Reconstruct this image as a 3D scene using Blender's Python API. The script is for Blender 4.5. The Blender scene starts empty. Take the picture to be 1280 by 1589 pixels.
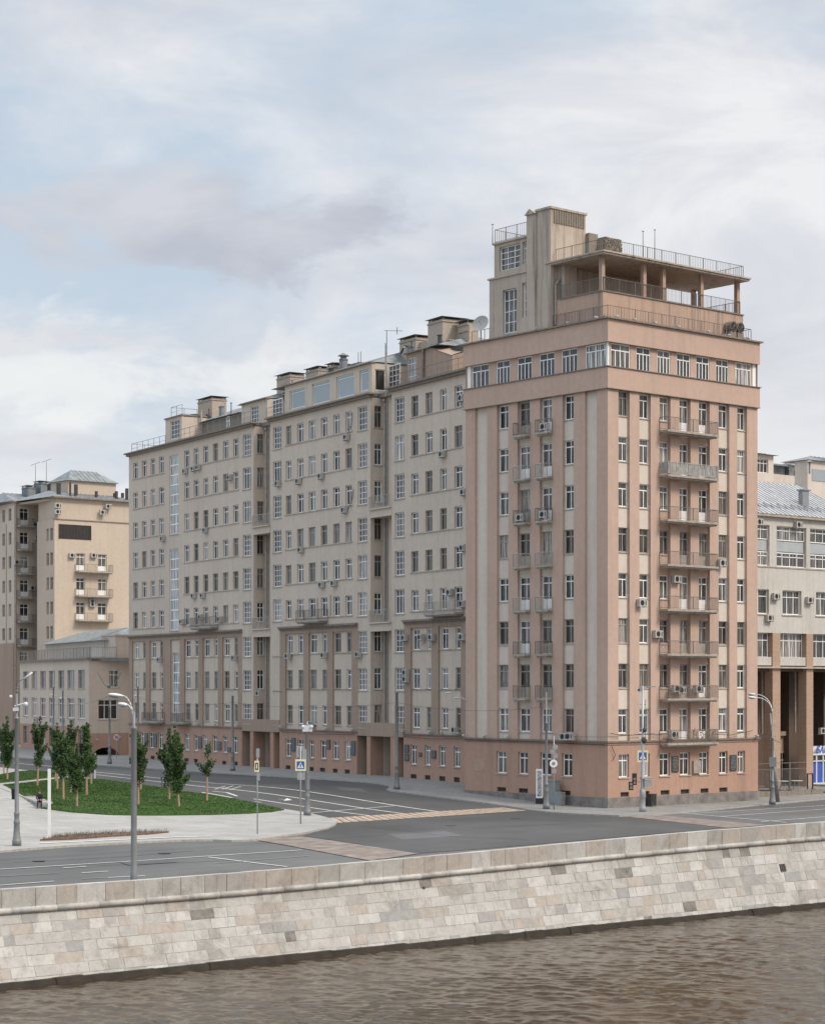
import bpy, bmesh, math, random
from mathutils import Vector, Matrix
random.seed(7)
PI = math.pi
SC = bpy.context.scene
COL = SC.collection
# ------------------------------------------------------------------ camera model
F = 3200.0; CX = 640.0; HY = 1068.0; CAMZ = 9.4
C0 = Vector((15.0, 158.4))                  # the street corner of the tower
R = Vector((0.763, 0.646)).normalized()     # along the river
L = Vector((-R.y, R.x))                     # along the side street

def sm(a, b, x):
    t = max(0.0, min(1.0, (x - a) / (b - a))); return t * t * (3 - 2 * t)
def uv(x, y):
    p = Vector((x, y)) - C0; return p.dot(R), p.dot(L)
def xy(u, v):
    p = C0 + R * u + L * v; return p.x, p.y
def h_uv(u, v):
    return 1.05 * sm(0, 30, v) - 0.75 * sm(-10, -62, u) * (1 - sm(-28, -2, v))
def h(x, y):
    return h_uv(*uv(x, y))
def ug(px, py):
    """where a point of the ground lies"""
    z = 0.0
    for _ in range(30):
        Y = F * (CAMZ - z) / (py - HY); X = (px - CX) * Y / F
        z = 0.5 * z + 0.5 * h(X, Y)
    return X, Y

# ------------------------------------------------------------------ mesh helper
class MB:
    def __init__(s): s.v = []; s.f = []; s.m = []; s.mi = 0
    def face(s, pts):
        n = len(s.v); s.v += [tuple(p) for p in pts]; s.f.append(tuple(range(n, n + len(pts)))); s.m.append(s.mi)
    def hexa(s, p):     # 8 points, bottom 4 then top 4
        n = len(s.v); s.v += [tuple(q) for q in p]
        for q in ((0,3,2,1),(4,5,6,7),(0,1,5,4),(1,2,6,5),(2,3,7,6),(3,0,4,7)):
            s.f.append(tuple(n + i for i in q)); s.m.append(s.mi)
    def box(s, x0, x1, y0, y1, z0, z1, fr=None):
        P = fr.P if fr else (lambda a, b, c: (a, b, c))
        s.hexa([P(x0,y0,z0),P(x1,y0,z0),P(x1,y1,z0),P(x0,y1,z0),P(x0,y0,z1),P(x1,y0,z1),P(x1,y1,z1),P(x0,y1,z1)])
    def tube(s, p0, p1, r0, r1=None, n=8, cap=True):
        r1 = r0 if r1 is None else r1
        p0 = Vector(p0); p1 = Vector(p1); d = p1 - p0
        if d.length < 1e-6: return
        q = d.to_track_quat('Z', 'Y'); b = len(s.v)
        for p, r in ((p0, r0), (p1, r1)):
            for i in range(n):
                a = 2 * PI * i / n
                s.v.append(tuple(p + q @ Vector((r * math.cos(a), r * math.sin(a), 0))))
        for i in range(n):
            j = (i + 1) % n; s.f.append((b+i, b+j, b+n+j, b+n+i)); s.m.append(s.mi)
        if cap:
            s.f.append(tuple(b + i for i in reversed(range(n)))); s.m.append(s.mi)
            s.f.append(tuple(b + n + i for i in range(n))); s.m.append(s.mi)
    def path(s, pts, r, n=6, r1=None):
        k = len(pts) - 1
        for i in range(k):
            a = r if r1 is None else r + (r1 - r) * i / k
            c = r if r1 is None else r + (r1 - r) * (i + 1) / k
            s.tube(pts[i], pts[i+1], a, c, n)
    def lathe(s, prof, n=16, at=(0,0,0)):
        b = len(s.v)
        for r, z in prof:
            for i in range(n):
                a = 2 * PI * i / n; s.v.append((at[0] + r*math.cos(a), at[1] + r*math.sin(a), at[2] + z))
        for k in range(len(prof) - 1):
            for i in range(n):
                j = (i + 1) % n
                s.f.append((b+k*n+i, b+k*n+j, b+(k+1)*n+j, b+(k+1)*n+i)); s.m.append(s.mi)
        s.f.append(tuple(b + i for i in reversed(range(n)))); s.m.append(s.mi)
        s.f.append(tuple(b + (len(prof)-1)*n + i for i in range(n))); s.m.append(s.mi)
    def ball(s, c, rx, ry=None, rz=None, n=10, k=6, M=None):
        ry = ry or rx; rz = rz or rx; b = len(s.v); c = Vector(c)
        for a in range(k + 1):
            th = PI * a / k
            for i in range(n):
                ph = 2 * PI * i / n
                p = Vector((rx*math.sin(th)*math.cos(ph), ry*math.sin(th)*math.sin(ph), rz*math.cos(th)))
                if M: p = M @ p
                s.v.append(tuple(c + p))
        for a in range(k):
            for i in range(n):
                j = (i + 1) % n; s.f.append((b+a*n+i, b+(a+1)*n+i, b+(a+1)*n+j, b+a*n+j)); s.m.append(s.mi)
    def wall(s, fr, x0, x1, z0, z1, ops=(), y=0.0, rev=0.15):
        """a wall sheet with rectangular openings and their reveals"""
        if x0 > x1: x0, x1 = x1, x0
        ops = [(max(x0, min(a, b)), min(x1, max(a, b)), max(z0, c), min(z1, d)) for a, b, c, d in ops]
        ops = [o for o in ops if o[1] > o[0] + .01 and o[3] > o[2] + .01]
        zs = sorted(set([z0, z1] + [o[2] for o in ops] + [o[3] for o in ops]))
        for i in range(len(zs) - 1):
            a, b = zs[i], zs[i+1]
            if b - a < 1e-5: continue
            zm = (a + b) / 2
            cur = x0
            for o in sorted(o for o in ops if o[2] < zm < o[3]):
                if o[0] > cur + 1e-5: s.face([fr.P(cur,y,a), fr.P(o[0],y,a), fr.P(o[0],y,b), fr.P(cur,y,b)])
                cur = max(cur, o[1])
            if x1 > cur + 1e-5: s.face([fr.P(cur,y,a), fr.P(x1,y,a), fr.P(x1,y,b), fr.P(cur,y,b)])
        for a, b, c, d in ops:
            r = y + rev
            s.face([fr.P(a,y,c), fr.P(a,r,c), fr.P(a,r,d), fr.P(a,y,d)])
            s.face([fr.P(b,y,c), fr.P(b,r,c), fr.P(b,r,d), fr.P(b,y,d)])
            s.face([fr.P(a,y,c), fr.P(b,y,c), fr.P(b,r,c), fr.P(a,r,c)])
            s.face([fr.P(a,y,d), fr.P(b,y,d), fr.P(b,r,d), fr.P(a,r,d)])
    def mesh(s, name, mats, smooth=False):
        me = bpy.data.meshes.new(name); me.from_pydata(s.v, [], s.f)
        for m in (mats if isinstance(mats, (list, tuple)) else [mats]): me.materials.append(m)
        if isinstance(mats, (list, tuple)): me.polygons.foreach_set('material_index', s.m)
        if smooth: me.polygons.foreach_set('use_smooth', [True] * len(me.polygons))
        me.update(); return me
    def build_each(s, name, mat, parent=None):
        """every box that was added becomes an object of its own"""
        for i in range(0, len(s.f), 6):
            q = MB(); q.v = s.v[i // 6 * 8:i // 6 * 8 + 8]; q.f = [tuple(k - i // 6 * 8 for k in f) for f in s.f[i:i+6]]; q.m = [0] * 6
            q.build(name, mat, parent)
    def build(s, name, mats, parent=None, smooth=False):
        return link(name, s.mesh(name, mats, smooth), parent)

def link(name, me, parent=None):
    o = bpy.data.objects.new(name, me); COL.objects.link(o)
    if parent: setpar(o, parent)
    return o
def wloc(o):
    p = Vector(o.location)
    return p
def setpar(o, parent):
    # every root / part used as a parent is only translated (and roots rotated about z), see at()
    o.parent = parent
    M = Matrix.Identity(4); q = parent; chain = []
    while q: chain.append(q); q = q.parent
    for q in reversed(chain): M = M @ q.matrix_parent_inverse @ q.matrix_basis
    o.matrix_parent_inverse = M.inverted()
def tag(o, label=None, cat=None, group=None, kind=None):
    if label: o['label'] = label
    if cat: o['category'] = cat
    if group: o['group'] = group
    if kind: o['kind'] = kind
    return o
def empty(name, loc, label, cat, group=None):
    o = bpy.data.objects.new(name, None); COL.objects.link(o); o.location = loc; o.empty_display_size = .3
    return tag(o, label, cat, group)

class Fr:
    """a facade frame: x along the wall, y into the building, z up"""
    def __init__(s, O, d, inn): s.O = Vector(O); s.d = Vector(d).normalized(); s.i = Vector(inn).normalized()
    def P(s, x, y, z):
        p = s.O + s.d * x + s.i * y; return (p.x, p.y, z)
    def s(s, px, y=0.0):
        r = (px - CX) / F; o = s.O + s.i * y
        return (r * o.y - o.x) / (s.d.x - r * s.d.y)
    def z(s, px, py, y=0.0):
        p = s.P(s.s(px, y), y, 0); return CAMZ + (HY - py) * p[1] / F
    def rot(s): return math.atan2(-s.i.x, s.i.y)
FL = Fr(C0, L, R)            # tower, side street face
FR = Fr(C0, R, L)            # tower, river face
W0 = Vector((4.587, 179.0)); WD = Vector((-0.509, 0.861)).normalized(); WI = Vector((WD.y, -WD.x))
FW = Fr(W0, WD, WI)          # long wing

# ------------------------------------------------------------------ materials
MATS = {}
def nmat(name):
    m = bpy.data.materials.new(name); m.use_nodes = True; nt = m.node_tree; b = nt.nodes['Principled BSDF']
    MATS[name] = m; return m, nt, b
def node(nt, t, **k):
    n = nt.nodes.new(t)
    for a, v in k.items():
        if a.startswith('i_'): n.inputs[a[2:].replace('_', ' ')].default_value = v
        else: setattr(n, a, v)
    return n
def mix(nt, fac, a, b, mode='MIX'):
    n = nt.nodes.new('ShaderNodeMix'); n.data_type = 'RGBA'; n.blend_type = mode
    for sock, val in ((0, fac), (6, a), (7, b)):
        if isinstance(val, bpy.types.NodeSocket): nt.links.new(val, n.inputs[sock])
        else: n.inputs[sock].default_value = val if sock == 0 or len(val) == 4 else (*val, 1)
    return n.outputs[2]
def ramp(nt, fac, pts):
    n = nt.nodes.new('ShaderNodeValToRGB'); nt.links.new(fac, n.inputs[0])
    e = n.color_ramp.elements
    while len(e) < len(pts): e.new(.5)
    for q, (p, c) in zip(e, pts): q.position = p; q.color = (*c, 1) if len(c) == 3 else c
    return n.outputs[0]
def noise(nt, scale, vec=None, detail=4, rough=.55, dist=0):
    n = node(nt, 'ShaderNodeTexNoise'); n.inputs['Scale'].default_value = scale; n.inputs['Detail'].default_value = detail
    n.inputs['Roughness'].default_value = rough; n.inputs['Distortion'].default_value = dist
    if vec is not None: nt.links.new(vec, n.inputs['Vector'])
    return n.outputs['Fac']
def geo(nt): return node(nt, 'ShaderNodeNewGeometry').outputs['Position']
def scaled(nt, vec, s):
    n = node(nt, 'ShaderNodeVectorMath', operation='MULTIPLY'); nt.links.new(vec, n.inputs[0]); n.inputs[1].default_value = s; return n.outputs[0]
def bump(nt, b, hgt, st=.3, dist=.02):
    n = node(nt, 'ShaderNodeBump'); n.inputs['Strength'].default_value = st; n.inputs['Distance'].default_value = dist
    nt.links.new(hgt, n.inputs['Height']); nt.links.new(n.outputs[0], b.inputs['Normal'])
def plain(name, col, rough=.7, metal=0, var=.25, scale=3.0, bmp=.0, spec=.5):
    m, nt, b = nmat(name); p = geo(nt)
    f = noise(nt, scale, p)
    c = ramp(nt, f, [(.3, [x * (1 - var) for x in col]), (.7, [min(1, x * (1 + var)) for x in col])])
    nt.links.new(c, b.inputs['Base Color']); b.inputs['Roughness'].default_value = rough; b.inputs['Metallic'].default_value = metal
    b.inputs['Specular IOR Level'].default_value = spec
    if bmp: bump(nt, b, noise(nt, scale * 8, p), bmp)
    return m
def stucco(name, col, var=.06, dirt=.10, stain=(.12, .10, .09), wear=.35):
    m, nt, b = nmat(name); p = geo(nt)
    big = noise(nt, .12, p, 5, .6); fine = noise(nt, 2.2, p, 6, .7)
    streak = noise(nt, 1.0, scaled(nt, p, (2.4, 2.4, .10)), 5, .65)
    c1 = ramp(nt, big, [(.3, [x * (1 - var) for x in col]), (.7, [x * (1 + var) for x in col])])
    f2 = ramp(nt, fine, [(.3, (.93,) * 3), (.7, (1.05,) * 3)])
    c2 = mix(nt, 1.0, c1, f2, 'MULTIPLY')
    sf = ramp(nt, streak, [(.50, (0, 0, 0)), (.74, (dirt * 3,) * 3)])
    c3 = mix(nt, sf, c2, stain)
    pf = ramp(nt, noise(nt, .55, p, 3, .5, .4), [(.66, (0, 0, 0)), (.69, (wear, wear, wear))])   # repainted patches
    c4 = mix(nt, pf, c3, [x * .93 for x in col])
    nt.links.new(c4, b.inputs['Base Color']); b.inputs['Roughness'].default_value = .9; b.inputs['Specular IOR Level'].default_value = .2
    bump(nt, b, noise(nt, 9, p, 6, .7), .25, .02)
    return m
M_BEI = stucco('beige_stucco', (.575, .487, .405), dirt=.06)
M_PAL = stucco('pale_stucco', (.63, .555, .48), dirt=.05)
M_PNK = stucco('pink_stucco', (.515, .372, .298), dirt=.05)
M_PAL2 = stucco('pinker_beige_stucco', (.53, .44, .35), dirt=.04)  # the sunny rear block's own pinker beige
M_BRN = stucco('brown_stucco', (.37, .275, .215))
M_RED = stucco('terracotta_stucco', (.43, .275, .205), dirt=.09)
M_GRS = stucco('grey_stucco', (.55, .525, .475), dirt=.08)
M_SHF = stucco('shaft_stucco', (.45, .38, .315), var=.14, dirt=.30)
M_WRN = stucco('worn_stucco', (.46, .325, .25), dirt=.35, stain=(.20, .17, .15))
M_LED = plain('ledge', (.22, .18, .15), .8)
M_SILL = plain('sill_paint', (.42, .36, .30), .8)
M_GRN = plain('granite_plinth', (.20, .18, .165), .6, var=.3, scale=1.6, bmp=.2)
M_WHT = plain('white_frame', (.86, .86, .84), .4, var=.05)
M_OLD = plain('old_wood_frame', (.36, .325, .28), .7, var=.2)
M_MET = plain('roof_metal', (.20, .215, .22), .6, .0, .35, 1.2, spec=.3)
M_DMET = plain('dark_metal', (.06, .057, .055), .5, .3)
M_IRON = plain('railing_iron', (.19, .175, .16), .6, .2)
M_LRAIL = plain('light_railing', (.40, .39, .37), .6)
M_SLAB = plain('balcony_concrete', (.36, .32, .275), .85, bmp=.2)
M_GALV = plain('lamp_pole_grey', (.20, .205, .205), .5, .2, .1)
M_POLE = plain('galvanised_pole', (.36, .365, .37), .45, .4, .1)
M_ACW = plain('ac_white', (.43, .42, .39), .5, var=.06)
M_BLK = plain('black_paint', (.02, .02, .02), .5)
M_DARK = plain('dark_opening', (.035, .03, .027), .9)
M_LMP = plain('lamp_head', (.60, .61, .62), .35, var=.05)
M_DIF = plain('lamp_lens', (.30, .31, .32), .15, var=.05)
M_PIPE = plain('drain_pipe', (.34, .31, .28), .5, .3)
M_CONC = plain('concrete', (.33, .31, .28), .85, bmp=.2)
M_BARK = plain('wrapped_trunk', (.42, .26, .19), .9, var=.3, scale=12)
M_LIMB = plain('bark', (.13, .09, .065), .9, var=.3, scale=12)
M_SGNB = plain('sign_blue', (.02, .10, .36), .4, var=.03)
M_SGNW = plain('sign_white', (.78, .78, .76), .4, var=.03)
M_SGNY = plain('sign_cream', (.76, .66, .42), .4, var=.03)
M_SGNR = plain('sign_red', (.55, .04, .03), .4, var=.03)
M_GREY = plain('cabinet_grey', (.24, .26, .27), .5, var=.08)
M_SKIN = plain('skin', (.50, .32, .24), .5, var=.05)
M_HAIR = plain('hair', (.02, .015, .012), .6)
M_CLO = plain('dark_cloth', (.022, .022, .026), .9)
M_SOIL = plain('soil', (.15, .085, .06), .95, var=.4, scale=5)
M_SHOPW = plain('shop_white', (.66, .67, .68), .5, var=.04)
M_SHOPB = plain('shop_blue_film', (.05, .10, .42), .25, var=.1)
M_OPAL = plain('spandrel_panel', (.40, .43, .44), .25, var=.1, scale=1)
M_VENT = plain('vent_brown', (.10, .075, .06), .9)  # brown backing of the basement vents
def brickmat(name, c1, c2, mort, sx=.26, sy=.08, axis=R, patch=True):
    m, nt, b = nmat(name); p = geo(nt)
    d = node(nt, 'ShaderNodeVectorMath', operation='DOT_PRODUCT'); nt.links.new(p, d.inputs[0]); d.inputs[1].default_value = (axis.x, axis.y, 0)
    d2 = node(nt, 'ShaderNodeVectorMath', operation='DOT_PRODUCT'); nt.links.new(p, d2.inputs[0]); d2.inputs[1].default_value = (-axis.y, axis.x, 0)
    ad = node(nt, 'ShaderNodeMath', operation='ADD'); nt.links.new(d.outputs['Value'], ad.inputs[0]); nt.links.new(d2.outputs['Value'], ad.inputs[1])
    sp = node(nt, 'ShaderNodeSeparateXYZ'); nt.links.new(p, sp.inputs[0])
    cb = node(nt, 'ShaderNodeCombineXYZ'); nt.links.new(ad.outputs[0], cb.inputs[0]); nt.links.new(sp.outputs[2], cb.inputs[1])
    t = node(nt, 'ShaderNodeTexBrick'); nt.links.new(cb.outputs[0], t.inputs['Vector'])
    t.inputs['Scale'].default_value = 1; t.inputs['Brick Width'].default_value = sx; t.inputs['Row Height'].default_value = sy
    t.inputs['Mortar Size'].default_value = .008; t.inputs['Color1'].default_value = (*c1, 1); t.inputs['Color2'].default_value = (*c2, 1); t.inputs['Mortar'].default_value = (*mort, 1)
    c = t.outputs['Color']
    if patch:
        f = ramp(nt, noise(nt, .6, p, 5), [(.45, (0, 0, 0)), (.7, (.5, .5, .5))]); c = mix(nt, f, c, [x * .8 for x in c1])
    nt.links.new(c, b.inputs['Base Color']); b.inputs['Roughness'].default_value = .9
    return m
M_BRICK = brickmat('pillar_brick', (.46, .31, .22), (.37, .24, .17), (.42, .34, .27))
M_SHBR = brickmat('shaded_brick', (.13, .085, .06), (.10, .065, .05), (.13, .11, .09))  # brick darkened in its colour to stand for the arcade's inner shade
M_CHIM = brickmat('chimney_brick', (.46, .385, .31), (.36, .295, .235), (.42, .37, .32))
M_OLDBR = brickmat('old_brick', (.26, .22, .18), (.17, .15, .12), (.28, .25, .2))
def seam_metal(name, col, axis, w=.5):
    m, nt, b = nmat(name); p = geo(nt)
    c = ramp(nt, noise(nt, .7, p, 5, .6), [(.3, [x * .75 for x in col]), (.7, [x * 1.25 for x in col])])
    nt.links.new(c, b.inputs['Base Color']); b.inputs['Roughness'].default_value = .42; b.inputs['Metallic'].default_value = .35
    return m
M_SEAM = plain('roof_seam_grey', (.27, .275, .28), .5, .2)
M_ROOFR = seam_metal('pale_roof_metal', (.44, .45, .455), R)
def panemat(name, cols, stripes=True, rough=.07):
    m, nt, b = nmat(name)
    oi = node(nt, 'ShaderNodeObjectInfo'); tc = node(nt, 'ShaderNodeTexCoord')
    base = ramp(nt, oi.outputs['Random'], [(i / (len(cols) - 1), c) for i, c in enumerate(cols)])
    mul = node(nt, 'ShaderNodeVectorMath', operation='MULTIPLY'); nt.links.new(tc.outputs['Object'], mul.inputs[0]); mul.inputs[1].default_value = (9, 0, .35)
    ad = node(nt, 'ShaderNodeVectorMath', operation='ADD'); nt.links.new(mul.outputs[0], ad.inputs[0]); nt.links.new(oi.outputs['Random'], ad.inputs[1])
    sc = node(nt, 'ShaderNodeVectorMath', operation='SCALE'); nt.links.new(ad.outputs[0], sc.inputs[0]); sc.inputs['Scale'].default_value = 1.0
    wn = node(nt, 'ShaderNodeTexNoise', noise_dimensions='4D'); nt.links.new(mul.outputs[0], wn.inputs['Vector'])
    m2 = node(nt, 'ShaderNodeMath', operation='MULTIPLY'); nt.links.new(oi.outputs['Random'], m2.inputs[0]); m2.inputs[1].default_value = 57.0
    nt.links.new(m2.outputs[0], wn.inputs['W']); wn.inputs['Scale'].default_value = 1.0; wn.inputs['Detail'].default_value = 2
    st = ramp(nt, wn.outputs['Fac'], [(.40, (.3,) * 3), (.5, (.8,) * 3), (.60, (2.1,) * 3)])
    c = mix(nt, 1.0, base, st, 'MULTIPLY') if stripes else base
    nt.links.new(c, b.inputs['Base Color']); b.inputs['Roughness'].default_value = .5; b.inputs['Specular IOR Level'].default_value = .2
    b.inputs['Coat Weight'].default_value = 1.0; b.inputs['Coat Roughness'].default_value = rough; b.inputs['Coat IOR'].default_value = 1.5
    return m
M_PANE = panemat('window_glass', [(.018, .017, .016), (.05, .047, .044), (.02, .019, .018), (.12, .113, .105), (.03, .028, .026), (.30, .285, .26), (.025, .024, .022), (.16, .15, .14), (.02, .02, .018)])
M_DPANE = panemat('dark_glass', [(.02, .02, .02), (.05, .047, .045), (.03, .03, .03)])
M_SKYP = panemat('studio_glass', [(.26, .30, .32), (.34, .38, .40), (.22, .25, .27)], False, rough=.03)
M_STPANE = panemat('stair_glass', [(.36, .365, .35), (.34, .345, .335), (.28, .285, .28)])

# ------------------------------------------------------------------ world
def build_world():
    w = bpy.data.worlds.new('World'); SC.world = w; w.use_nodes = True; nt = w.node_tree
    bg = nt.nodes['Background']; bg.inputs['Strength'].default_value = .1
    sky = node(nt, 'ShaderNodeTexSky'); sky.sky_type = 'NISHITA'; sky.sun_disc = False
    sky.sun_elevation = math.radians(SUN_EL); sky.sun_rotation = math.atan2(SUN_AZ[0], SUN_AZ[1]); sky.dust_density = 3.0; sky.altitude = 100
    tc = node(nt, 'ShaderNodeTexCoord'); d = tc.outputs['Generated']
    sp = node(nt, 'ShaderNodeSeparateXYZ'); nt.links.new(d, sp.inputs[0])
    def mp(sc_, off): 
        n = node(nt, 'ShaderNodeMapping'); nt.links.new(d, n.inputs[0]); n.inputs['Scale'].default_value = sc_; n.inputs['Location'].default_value = off; return n.outputs[0]
    n1 = noise(nt, 1.0, mp((4.5, 4.5, 9.5), (3.1, 0, 1.7)), 7, .55, .3)
    n2 = noise(nt, 1.0, mp((12, 12, 25), (1.2, 5, .3)), 7, .6, .3)
    n3 = noise(nt, 1.0, mp((7, 7, 17), (7.7, 2, 4.1)), 8, .58, .4)
    # broken pale cloud over a washed blue sky
    a = node(nt, 'ShaderNodeMath', operation='MULTIPLY_ADD'); nt.links.new(n2, a.inputs[0]); a.inputs[1].default_value = .35; nt.links.new(n1, a.inputs[2])
    # fewer clouds towards the left of the view (x), more to the right
    b = node(nt, 'ShaderNodeMath', operation='MULTIPLY_ADD'); nt.links.new(sp.outputs[0], b.inputs[0]); b.inputs[1].default_value = .45; nt.links.new(a.outputs[0], b.inputs[2])
    cov = ramp(nt, b.outputs[0], [(.50, (.12,) * 3), (.74, (1,) * 3)])
    # shade of the cloud bellies
    shade = ramp(nt, n3, [(.34, (.61, .635, .695)), (.48, (.70, .72, .77)), (.62, (.83, .84, .86))])
    # brighter to the horizon, esp. low down
    hz = ramp(nt, sp.outputs[2], [(0.0, (1, 1, 1)), (.06, (.8,) * 3), (.15, (.15,) * 3), (.25, (0, 0, 0))])
    shade = mix(nt, hz, shade, (.93, .925, .91))
    blue = mix(nt, .82, scaled(nt, sky.outputs[0], (.1, .1, .1)), (.57, .68, .80))
    c = mix(nt, cov, blue, shade)
    # one long grey-violet cloud bank to the left
    def bank(cx, cz, rx, rz, col, st, ns):
        s1 = node(nt, 'ShaderNodeVectorMath', operation='SUBTRACT'); nt.links.new(d, s1.inputs[0]); s1.inputs[1].default_value = (cx, 0, cz)
        wob = node(nt, 'ShaderNodeVectorMath', operation='MULTIPLY'); nt.links.new(s1.outputs[0], wob.inputs[0]); wob.inputs[1].default_value = (1 / rx, 0, 1 / rz)
        ln = node(nt, 'ShaderNodeVectorMath', operation='LENGTH'); nt.links.new(wob.outputs[0], ln.inputs[0])
        ad = node(nt, 'ShaderNodeMath', operation='MULTIPLY_ADD'); nt.links.new(ns, ad.inputs[0]); ad.inputs[1].default_value = 4.6; nt.links.new(ln.outputs['Value'], ad.inputs[2])
        f = ramp(nt, ad.outputs[0], [(0, (st,) * 3), (.5, (st,) * 3), (1.0, (0, 0, 0))])
        nd = f.node; nd.color_ramp.interpolation = 'EASE'
        half = node(nt, 'ShaderNodeMath', operation='MULTIPLY_ADD'); nt.links.new(ad.outputs[0], half.inputs[0]); half.inputs[1].default_value = .70; half.inputs[2].default_value = -1.36
        nt.links.new(half.outputs[0], nd.inputs[0])
        return f, col
    bvar = mix(nt, ramp(nt, n3, [(.40, (0, 0, 0)), (.62, (1, 1, 1))]), (.50, .53, .605), (.635, .655, .71))
    for args in ((-.178, .150, .10, .030, (.95, .94, .905), .6, n2), (-.17, .09, .10, .014, (.94, .93, .90), .5, n2), (-.062, .216, .13, .022, bvar, .95, n2), (-.125, .232, .05, .018, bvar, .75, n2),
                 (-.17, .165, .08, .010, (.68, .69, .73), .55, n2), (-.17, .115, .05, .007, (.67, .68, .73), .6, n2)):
        f, col = bank(*args); c = mix(nt, f, c, col)
    # overcast vault: the zenith is brighter than the horizon
    mr = node(nt, 'ShaderNodeMapRange'); nt.links.new(sp.outputs[2], mr.inputs[0])
    mr.inputs[1].default_value = .36; mr.inputs[2].default_value = .8; mr.inputs[3].default_value = 10.0; mr.inputs[4].default_value = 10.0 * ZEN
    vs = node(nt, 'ShaderNodeVectorMath', operation='SCALE'); nt.links.new(c, vs.inputs[0]); nt.links.new(mr.outputs[0], vs.inputs['Scale'])
    nt.links.new(vs.outputs[0], bg.inputs['Color'])
SUN_EL = 48; SUN_AZ = (.86, -.51); ZEN = 2.3; SUN_E = 2.5; EXPO = 0.04
# ------------------------------------------------------------------ windows (shared meshes)
WC = {}
def wmesh(kind, w, hh):
    """frame and pane meshes of a window, origin bottom centre of its opening, y pointing inside"""
    w = round(w, 1); hh = round(hh, 1); k = (kind, w, hh)
    if k in WC: return WC[k]
    f = MB(); p = MB(); t = .085; d0, d1 = .0, .07; x0, x1 = -w / 2, w / 2
    def bar(a, b, c, e): f.box(a, b, d0, d1, c, e)
    def vb(x, z0, z1, t=.05): bar(x - t/2, x + t/2, z0, z1)
    def hb(z, t=.05, a=None, b=None): bar((x0 if a is None else a) + t, (x1 if b is None else b) - t, z - t/2, z + t/2)
    bar(x0, x0 + t, 0, hh); bar(x1 - t, x1, 0, hh); bar(x0 + t, x1 - t, 0, t); bar(x0 + t, x1 - t, hh - t, hh)
    if kind == 'casement':
        hb(hh * .72, .085); vb(0, t, hh * .72 - .04, .07)
        vb(0, hh * .72 + .04, hh - t, .05)
    elif kind == 'single':
        hb(hh * .74, .09); vb(w * .12, t, hh * .74 - .045, .07)
    elif kind == 'door':
        hb(hh * .78, .085); vb(.0, hh * .78 + .04, hh - t, .05); vb(-.0, hh * .3, hh * .78, .06)
        bar(x0 + t, x1 - t, t, hh * .3)
    elif kind == 'lattice':
        for q in (1, 2): vb(x0 + w * q / 3, t, hh - t, .055)
        for q in (1, 2, 3): hb(hh * q / 4, .045)
    elif kind == 'wide3':
        for q in (1, 2): vb(x0 + w * q / 3, t, hh - t, .07)
        hb(hh * .72, .07)
    elif kind == 'wide4':
        for q in (1, 2, 3): vb(x0 + w * q / 4, t, hh - t, .07)
        hb(hh * .7, .07)
    elif kind == 'ribbon':
        for q in (.25, .5, .75): vb(x0 + w * q, t, hh * .72, .08)
        vb(0, hh * .72, hh - t, .06); hb(hh * .72, .08)
    elif kind == 'stair':
        n = max(1, int(round(hh / 1.17)))
        for q in range(1, n): hb(hh * q / n, .13)
        vb(-w / 6, t, hh - t, .04); vb(w / 6, t, hh - t, .04)
    elif kind == 'strip':
        n = max(1, int(round(hh / 1.5)))
        for q in range(1, n): hb(hh * q / n, .14)
    elif kind == 'studio':
        vb(x0 + w * .12, t, hh - t, .05); hb(hh * .86, .05)
    elif kind == 'grille':
        for q in range(1, 7): vb(x0 + w * q / 7, t, hh - t, .03)
    p.box(x0 + .01, x1 - .01, .03, .05, .01, hh - .01)
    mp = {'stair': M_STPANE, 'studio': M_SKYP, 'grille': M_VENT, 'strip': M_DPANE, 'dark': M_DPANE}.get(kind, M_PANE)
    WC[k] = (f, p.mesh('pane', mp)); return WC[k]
WF = {}
def window(fr, parent, a, b, z0, z1, y=.3, kind='casement', mat=None, name='window', rise=0):
    a, b = min(a, b), max(a, b); w = b - a; hh = z1 - z0
    mat = mat or M_WHT
    f, pm = wmesh(kind, w, hh); k = (kind, round(w, 1), round(hh, 1), mat.name)
    if k not in WF: WF[k] = f.mesh(name, mat)
    P = fr.P((a + b) / 2, y, z0)
    # stretch the shared mesh to the exact opening
    sx = w / round(w, 1); sz = hh / round(hh, 1)
    o = bpy.data.objects.new(name, WF[k]); COL.objects.link(o)
    o.location = P; o.rotation_euler.z = fr.rot(); o.scale = (sx, 1, sz); setpar(o, parent)
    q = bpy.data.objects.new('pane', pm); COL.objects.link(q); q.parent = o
    return o
def rnd_mat(p=.28): return M_OLD if random.random() < p else M_WHT

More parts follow.
